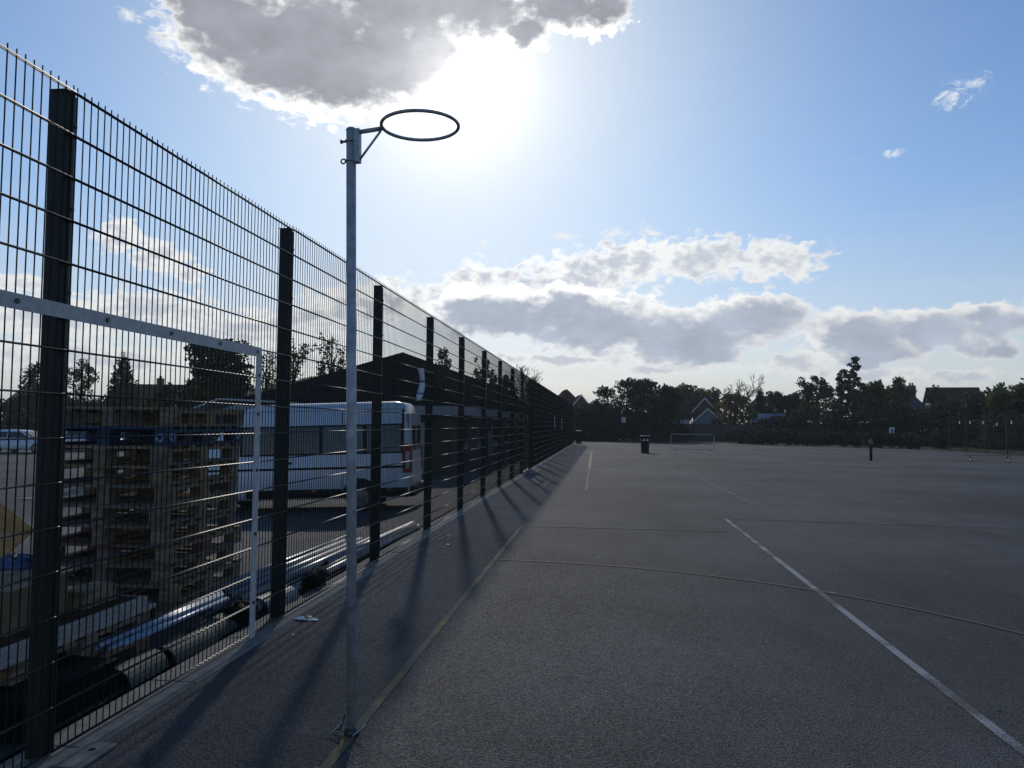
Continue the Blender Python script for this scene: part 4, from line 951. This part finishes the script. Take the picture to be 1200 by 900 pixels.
for k, (x, y, H, w, nm) in enumerate(((-64, 70, 2.6, 10, 'dark hedge bush at the far left of the car park'), (-49.5, 67, 4.7, 9, 'dark hedge bush behind the nearest fence post'), (-43.5, 68, 4.6, 9, 'dark hedge bush left of the narrow conifer'), (-35, 66, 4.5, 10, 'dark hedge bush right of the narrow conifer'), (-27, 60, 4.1, 9, 'dark hedge bush left of the broad cedar'), (-20, 56, 4.0, 9, 'dark hedge bush right of the broad cedar'))):
    tree(nm, x, y, H, w, 'bush', LDARK, 5200, 0.24, 100+k, name='bush', cat='bush', group='bushes along the far side of the car park')
# beyond the far end of the court
tree('very large dark bush behind the litter bin at the far end', 5.55, 77.5, 6.25, 10.9, 'bush', LDEEP, 21000, 0.17, 31, name='large_bush', cat='bush', zb=-0.1)
tree('dark bush left of the very large bush by the fence end', 1.2, 76.5, 3.7, 5.4, 'bush', LDARK, 7000, 0.17, 32, name='bush', cat='bush', zb=-0.1)
tree('rounded sunlit green tree behind the brown roofed house', 14.6, 108, 7.5, 8.0, 'round', LMID, 6500, 0.24, 33, zb=-0.1)
tree('bare spreading tree above the yellowing bush', 17.9, 95, 8.0, 4.6, 'bare', None, 0, 0, 27, zb=-0.1)
tree('yellowing rounded bush in front of the bare tree', 16.4, 87, 5.4, 5.2, 'bush', LYEL, 5000, 0.19, 35, name='bush', cat='bush', zb=-0.1)
tree('small dark pointed conifer right of the bare tree', 20.2, 92, 6.1, 2.2, 'cone', LDEEP, 2000, 0.18, 36, name='conifer_tree', zb=-0.1)
tree('scrubby tree right of the small pointed conifer', 21.9, 90, 5.6, 3.8, 'airy', LDARK, 1900, 0.18, 37, zb=-0.1)
tree('scrubby green tree behind the blue sheeted shed', 24.0, 90, 5.4, 4.2, 'round', LDARK, 2800, 0.2, 38, zb=-0.1)
tree('airy tree with open top left of the twin poplars', 24.3, 84, 6.9, 5.0, 'airy', LDARK, 2800, 0.17, 39, zb=-0.1)
tree('shorter of the twin dark poplars', 25.7, 80, 7.0, 2.0, 'poplar', LDEEP, 1900, 0.15, 40, name='poplar_tree', zb=-0.1)
tree('taller of the twin dark poplars on the skyline', 26.8, 80, 8.3, 2.3, 'poplar', LDEEP, 2300, 0.15, 41, name='poplar_tree', zb=-0.1)
tree('rounded bright green tree right of the poplars', 30.6, 86, 6.5, 5.0, 'round', LMID, 4500, 0.2, 42, zb=-0.1)
tree('green tree with a pointed top beside the rounded bright one', 33.2, 87, 7.0, 3.6, 'airy', LMID, 2600, 0.18, 43, zb=-0.1)
tree('small dark tree between the two far right roofs', 39.2, 92, 6.4, 2.6, 'airy', LDARK, 1200, 0.18, 44, zb=-0.1)
tree('dark tree standing before the far right brown roof', 35.0, 77, 4.5, 4.0, 'round', LDARK, 3600, 0.18, 45, zb=-0.1)
tree('dark rounded tree left of the tallest trees at the right edge', 35.0, 72, 5.4, 4.5, 'round', LDARK, 4500, 0.18, 46, zb=-0.1)
tree('tall dark green tree near the right edge of the view', 35.4, 68, 5.7, 4.4, 'round', LMID, 4500, 0.18, 47, zb=-0.1)
tree('tallest green tree at the right edge of the view', 37.2, 66, 6.3, 5.2, 'round', LMID, 5000, 0.18, 48, zb=-0.1)
for k, (x, y, H, w, nm) in enumerate(((19.6, 80, 2.6, 6, 'dark thicket below the bare tree'), (23.0, 77, 4.0, 6.5, 'dark thicket below the airy tree'), (27.2, 76, 4.3, 7, 'dark thicket under the twin poplars'), (31.2, 74, 4.1, 7, 'dark thicket under the rounded bright green tree'), (34.6, 70, 3.8, 7, 'dark thicket below the far right roofs'), (33.5, 62, 3.7, 7, 'dark thicket behind the tagged fence'), (36.2, 58, 4.0, 8, 'dark thicket at the right edge behind the tagged fence'))):
    tree(nm, x, y, H, w, 'bush', LDARK if k % 2 else LDEEP, 5200, 0.2, 200+k, name='thicket', cat='thicket', zb=-0.1, group='thickets beyond the far edge of the court')
# low bramble hedge along the far edge
hb = []
rr = random.Random(9)
path = [(13.6,71.8),(15.6,65.0),(20.9,61.4),(25.9,56.8)]
for (a, b) in zip(path, path[1:]):
    L = math.dist(a, b); n = int(L/0.55)
    for k in range(n):
        f = k/n; x = a[0]+(b[0]-a[0])*f+rr.uniform(-.2,.6); y = a[1]+(b[1]-a[1])*f+rr.uniform(.1,1.0); hh = rr.uniform(0.55, 0.8)
        hb.append((x, y, hh*0.9, 0.6, 0.6, hh*0.9))
hd = leaves('bramble_hedge', hb, 15000, 0.12, 77, LBROWN); tag(hd, 'low straggling bramble hedge along the far edge of the court', 'hedge')

# ------------------------------------------------------------------ houses and fences behind
def house(name, label, loc, rz, W, D, Hw, Hr, wallm, roofm, wins=(), chimney=None, barge=True, hip=0.0):
    """gable faces local -y; W gable width, D depth; Hw eaves, Hr ridge"""
    t = thing(name, label, 'house', loc, rz)
    w = W/2
    MB().add([(-w,0,0),(w,0,0),(w,D,0),(-w,D,0),(-w,0,Hw),(w,0,Hw),(w,D,Hw),(-w,D,Hw),(0,hip,Hr),(0,D-hip,Hr)],
             [(0,1,5,8,4) if not hip else (0,1,5,4),(2,3,7,9,6) if not hip else (2,3,7,6),(1,2,6,5),(3,0,4,7)]).build('wall', wallm, t)
    o = 0.25; z0 = Hw-o*(Hr-Hw)/w
    P = [(-w-o,-o,z0),(w+o,-o,z0),(w+o,D+o,z0),(-w-o,D+o,z0),(0,hip-o if not hip else hip,Hr),(0,D+o-hip,Hr)]
    Q = [(x, y, z+0.14) for x, y, z in P]
    fs = [(0,4,5,3),(6,9,11,10),(1,2,5,4),(7,10,11,8),(0,3,9,6),(1,7,8,2),(0,6,10,4),(1,4,10,7),(3,5,11,9),(2,8,11,5)]
    if hip: fs += [(0,1,4),(6,10,7),(2,3,5),(8,11,9)]
    rf = MB().add(P+Q, fs).build('roof', roofm, t)
    if chimney:
        cx, cy, ch = chimney
        c = MB().box(cx-.35, cx+.35, cy-.35, cy+.35, Hr-1.2, Hr+ch).build('chimney', BRICKR, rf)
        for s in (-.16, .16): MB().cyl((cx+s, cy, Hr+ch), (cx+s, cy, Hr+ch+.32), 0.11, 8, 0.09).build('chimney_pot', TILER, c)
    if barge and not hip:
        for s in (-1, 1):
            MB().add([(s*(w+o),-o-.05,z0-.1),(0,-o-.05,Hr-.08),(0,-o-.05,Hr+.16),(s*(w+o),-o-.05,z0+.14),(s*(w+o),-o-.004,z0-.1),(0,-o-.004,Hr-.08),(0,-o-.004,Hr+.16),(s*(w+o),-o-.004,z0+.14)], [(0,1,2,3),(4,7,6,5),(0,4,5,1),(1,5,6,2),(2,6,7,3),(3,7,4,0)]).build('bargeboard', BARGE, t)
    for (x, z, ww, hh) in wins:
        f = MB().box(x-ww/2, x+ww/2, -0.06, -0.003, z, z+hh).build('window', BARGE, t)
        for s in (0, 1): MB().box(x-ww/2+.07+s*ww/2, x-.05+s*ww/2, -0.075, -0.061, z+.07, z+hh-.07).build('pane', GLASS, f)
    return t
house('white_house', 'white rendered gable house at the far left behind dark trees', (-57.8, 76, -0.5), 0.62, 4.8, 8, 3.6, 6.0, REND, SLATE, [(0, 1.0, 1.2, 1.1), (0.2, 3.0, 1.0, 0.9)])
house('tiled_house', 'long dark roofed house with one chimney above the tall pallets', (-48.0, 92, -0.5), 1.75, 8, 9.5, 3.8, 6.4, BRICKD, TILEB, [(0, 1, 1.2, 1)], (0.2, 4.5, 0.9), barge=False)
house('red_brick_house', 'red roofed house with a white edged gable left of the big bush', (-0.45, 100, -0.1), 0.15, 1.7, 4, 4.3, 5.3, BRICKR, TILER, [(0, 3.0, 0.8, 0.9)])
house('hipped_house', 'dark red hipped roof house behind the white edged gable', (-2.1, 103, -0.1), 0.2, 4.4, 7, 3.8, 6.2, BRICKR, TILER, hip=1.8, barge=False)
house('brown_roof_house', 'brown tiled house with a white dormer right of the big bush', (12.7, 96, -0.1), 1.45, 4.6, 4.6, 2.6, 5.1, REND, TILEB, [(0, 0.8, 1.0, 1.0)], barge=False)
house('brick_gable_house', 'small brick gable with white edges beside the brown tiled house', (14.3, 94, -0.1), -0.25, 2.6, 4, 3.4, 4.8, BRICKR, TILEB, [(0.0, 2.2, 0.8, 0.9)])
house('slate_outbuilding', 'blue grey outbuilding with a white edged gable below the brick house', (13.7, 87, -0.1), -0.15, 3.3, 5, 1.9, 3.4, SHEDB, SLATE, [(-1.3, 1.0, 0.5, 0.8)])
house('far_gable_house', 'small distant brick gable left of the airy tree', (23.2, 99, -0.1), 0.2, 2.6, 5, 4.0, 5.3, BRICKR, TILEB, [(0, 2.9, 0.8, 0.8)])
house('slate_roof_house', 'slate roofed house with a pointed hip between dark trees at right', (38.6, 96, -0.1), 0.2, 3.4, 4, 3.6, 6.0, REND, SLATE, [(1.0, 2.4, 0.8, 1.0)], (0.4, 1.5, 0.6), hip=1.6, barge=False)
house('long_roof_house', 'house with a long brown ridge and white wall at the far right', (46.2, 98, -0.1), 1.45, 5, 5.2, 3.7, 6.3, REND, TILEB, [(0, 2.2, 1.0, 1.0)], barge=False)
dz = next(o for o in bpy.data.objects if o.name == 'brown_roof_house')
dmr = MB().box(-2.1, -0.9, 3.3, 4.3, 3.2, 4.35).build('dormer', REND, dz)
MB().box(-2.12, -2.103, 3.5, 4.1, 3.5, 4.15).build('window', GLASS, dmr); MB().box(-2.25, -0.8, 3.2, 4.4, 4.353, 4.45).build('roof', SLATE, dmr)
sd = thing('sheeted_shed', 'low shed with a blue grey sheet roof above the bramble hedge', 'shed', (20.0, 86, -0.1), -0.1)
MB().box(-1.7, 1.7, 0, 2, 0, 2.0).build('wall', FENCEW, sd)
MB().add([(-1.85,-.15,2.003),(1.85,-.15,2.003),(1.85,2.1,2.95),(-1.85,2.1,2.95),(-1.85,-.15,2.06),(1.85,-.15,2.06),(1.85,2.1,3.0),(-1.85,2.1,3.0)], [(0,3,2,1),(4,5,6,7),(0,1,5,4),(1,2,6,5),(2,3,7,6),(3,0,4,7)]).build('roof', SHEDB, sd)
MB().box(-1.97, -1.86, -.2, 0.1, 1.7, 2.3).build('door_post', BARGE, sd)
wf = thing('board_fence', 'grey close boarded garden fence behind the bramble hedge', 'fence')
p0, p1 = Vector((9.5, 80, -0.05)), Vector((29.5, 78, -0.05)); nb_ = 130
bmh = MB().box(-0.072, 0.072, -0.01, 0.01, 0, 1.75).mesh('board', FENCEW)
for k in range(nb_):
    q = p0.lerp(p1, k/nb_); link('board', bmh, wf, (q.x, q.y, q.z+random.Random(k).uniform(-.02,.02)), (0, 0, -0.1))
for zz in (0.4, 1.4): MB().add([tuple(p0+Vector((0,.012,zz))), tuple(p1+Vector((0,.012,zz))), tuple(p1+Vector((0,.06,zz))), tuple(p0+Vector((0,.06,zz))), tuple(p0+Vector((0,.012,zz+.08))), tuple(p1+Vector((0,.012,zz+.08))), tuple(p1+Vector((0,.06,zz+.08))), tuple(p0+Vector((0,.06,zz+.08)))], [(0,3,2,1),(4,5,6,7),(0,1,5,4),(1,2,6,5),(2,3,7,6),(3,0,4,7)]).build('rail', FENCEW, wf)
# notice on the dark hedge at the right
ns = thing('roadside_sign', 'small pale blue and white sign before the dark thicket at right', 'sign', (25.6, 66.5, 0)); MB().cyl((0,0,-.1), (0,0,1.5), 0.03, 8).build('post', GALVD, ns); MB().bbox(-0.2, 0.2, -0.05, -0.032, 1.05, 1.5, 0.01).build('panel', WHSTK, ns); MB().box(-0.1, 0.1, -0.056, -0.0505, 1.15, 1.4).build('print', BLUEST, ns)

# ------------------------------------------------------------------ distant hill
def hz_(x, y): return 27*math.exp(-((x+135)/105)**2)*math.exp(-((y-450)/110)**2)+1.2*math.sin(x*0.08)*math.sin(y*0.05)*math.exp(-((y-450)/110)**2)-0.5
struct('hill', grid(fr(-420, 320, 12), fr(220, 760, 12), hz_), HILLM, True)
wb = []
rr = random.Random(3)
for k in range(170):
    x = rr.uniform(-200, 40); y = rr.uniform(360, 450); s = rr.uniform(1.6, 3.4)
    wb.append((x, y, hz_(x, y)+s*0.6, s*1.2, s*1.2, s*0.8))
fwd = leaves('far_woodland', wb, 26000, 0.8, 5, LMID); tag(fwd, 'pale distant trees scattered over the hill beyond the houses', 'woodland', kind='stuff')

# ------------------------------------------------------------------ air
hm_ = bpy.data.materials.new('air'); hm_.use_nodes = True
hm_.node_tree.nodes.remove(hm_.node_tree.nodes['Principled BSDF'])
pv = hm_.node_tree.nodes.new('ShaderNodeVolumePrincipled')
pv.inputs['Color'].default_value = (0.92, 0.95, 1.0, 1); pv.inputs['Density'].default_value = 0.0004; pv.inputs['Anisotropy'].default_value = 0.3
hm_.node_tree.links.new(pv.outputs[0], hm_.node_tree.nodes['Material Output'].inputs['Volume'])
hz_o = MB().box(-1700, 1700, -600, 2200, -3, 60).build('haze', hm_); hz_o['kind'] = 'stuff'
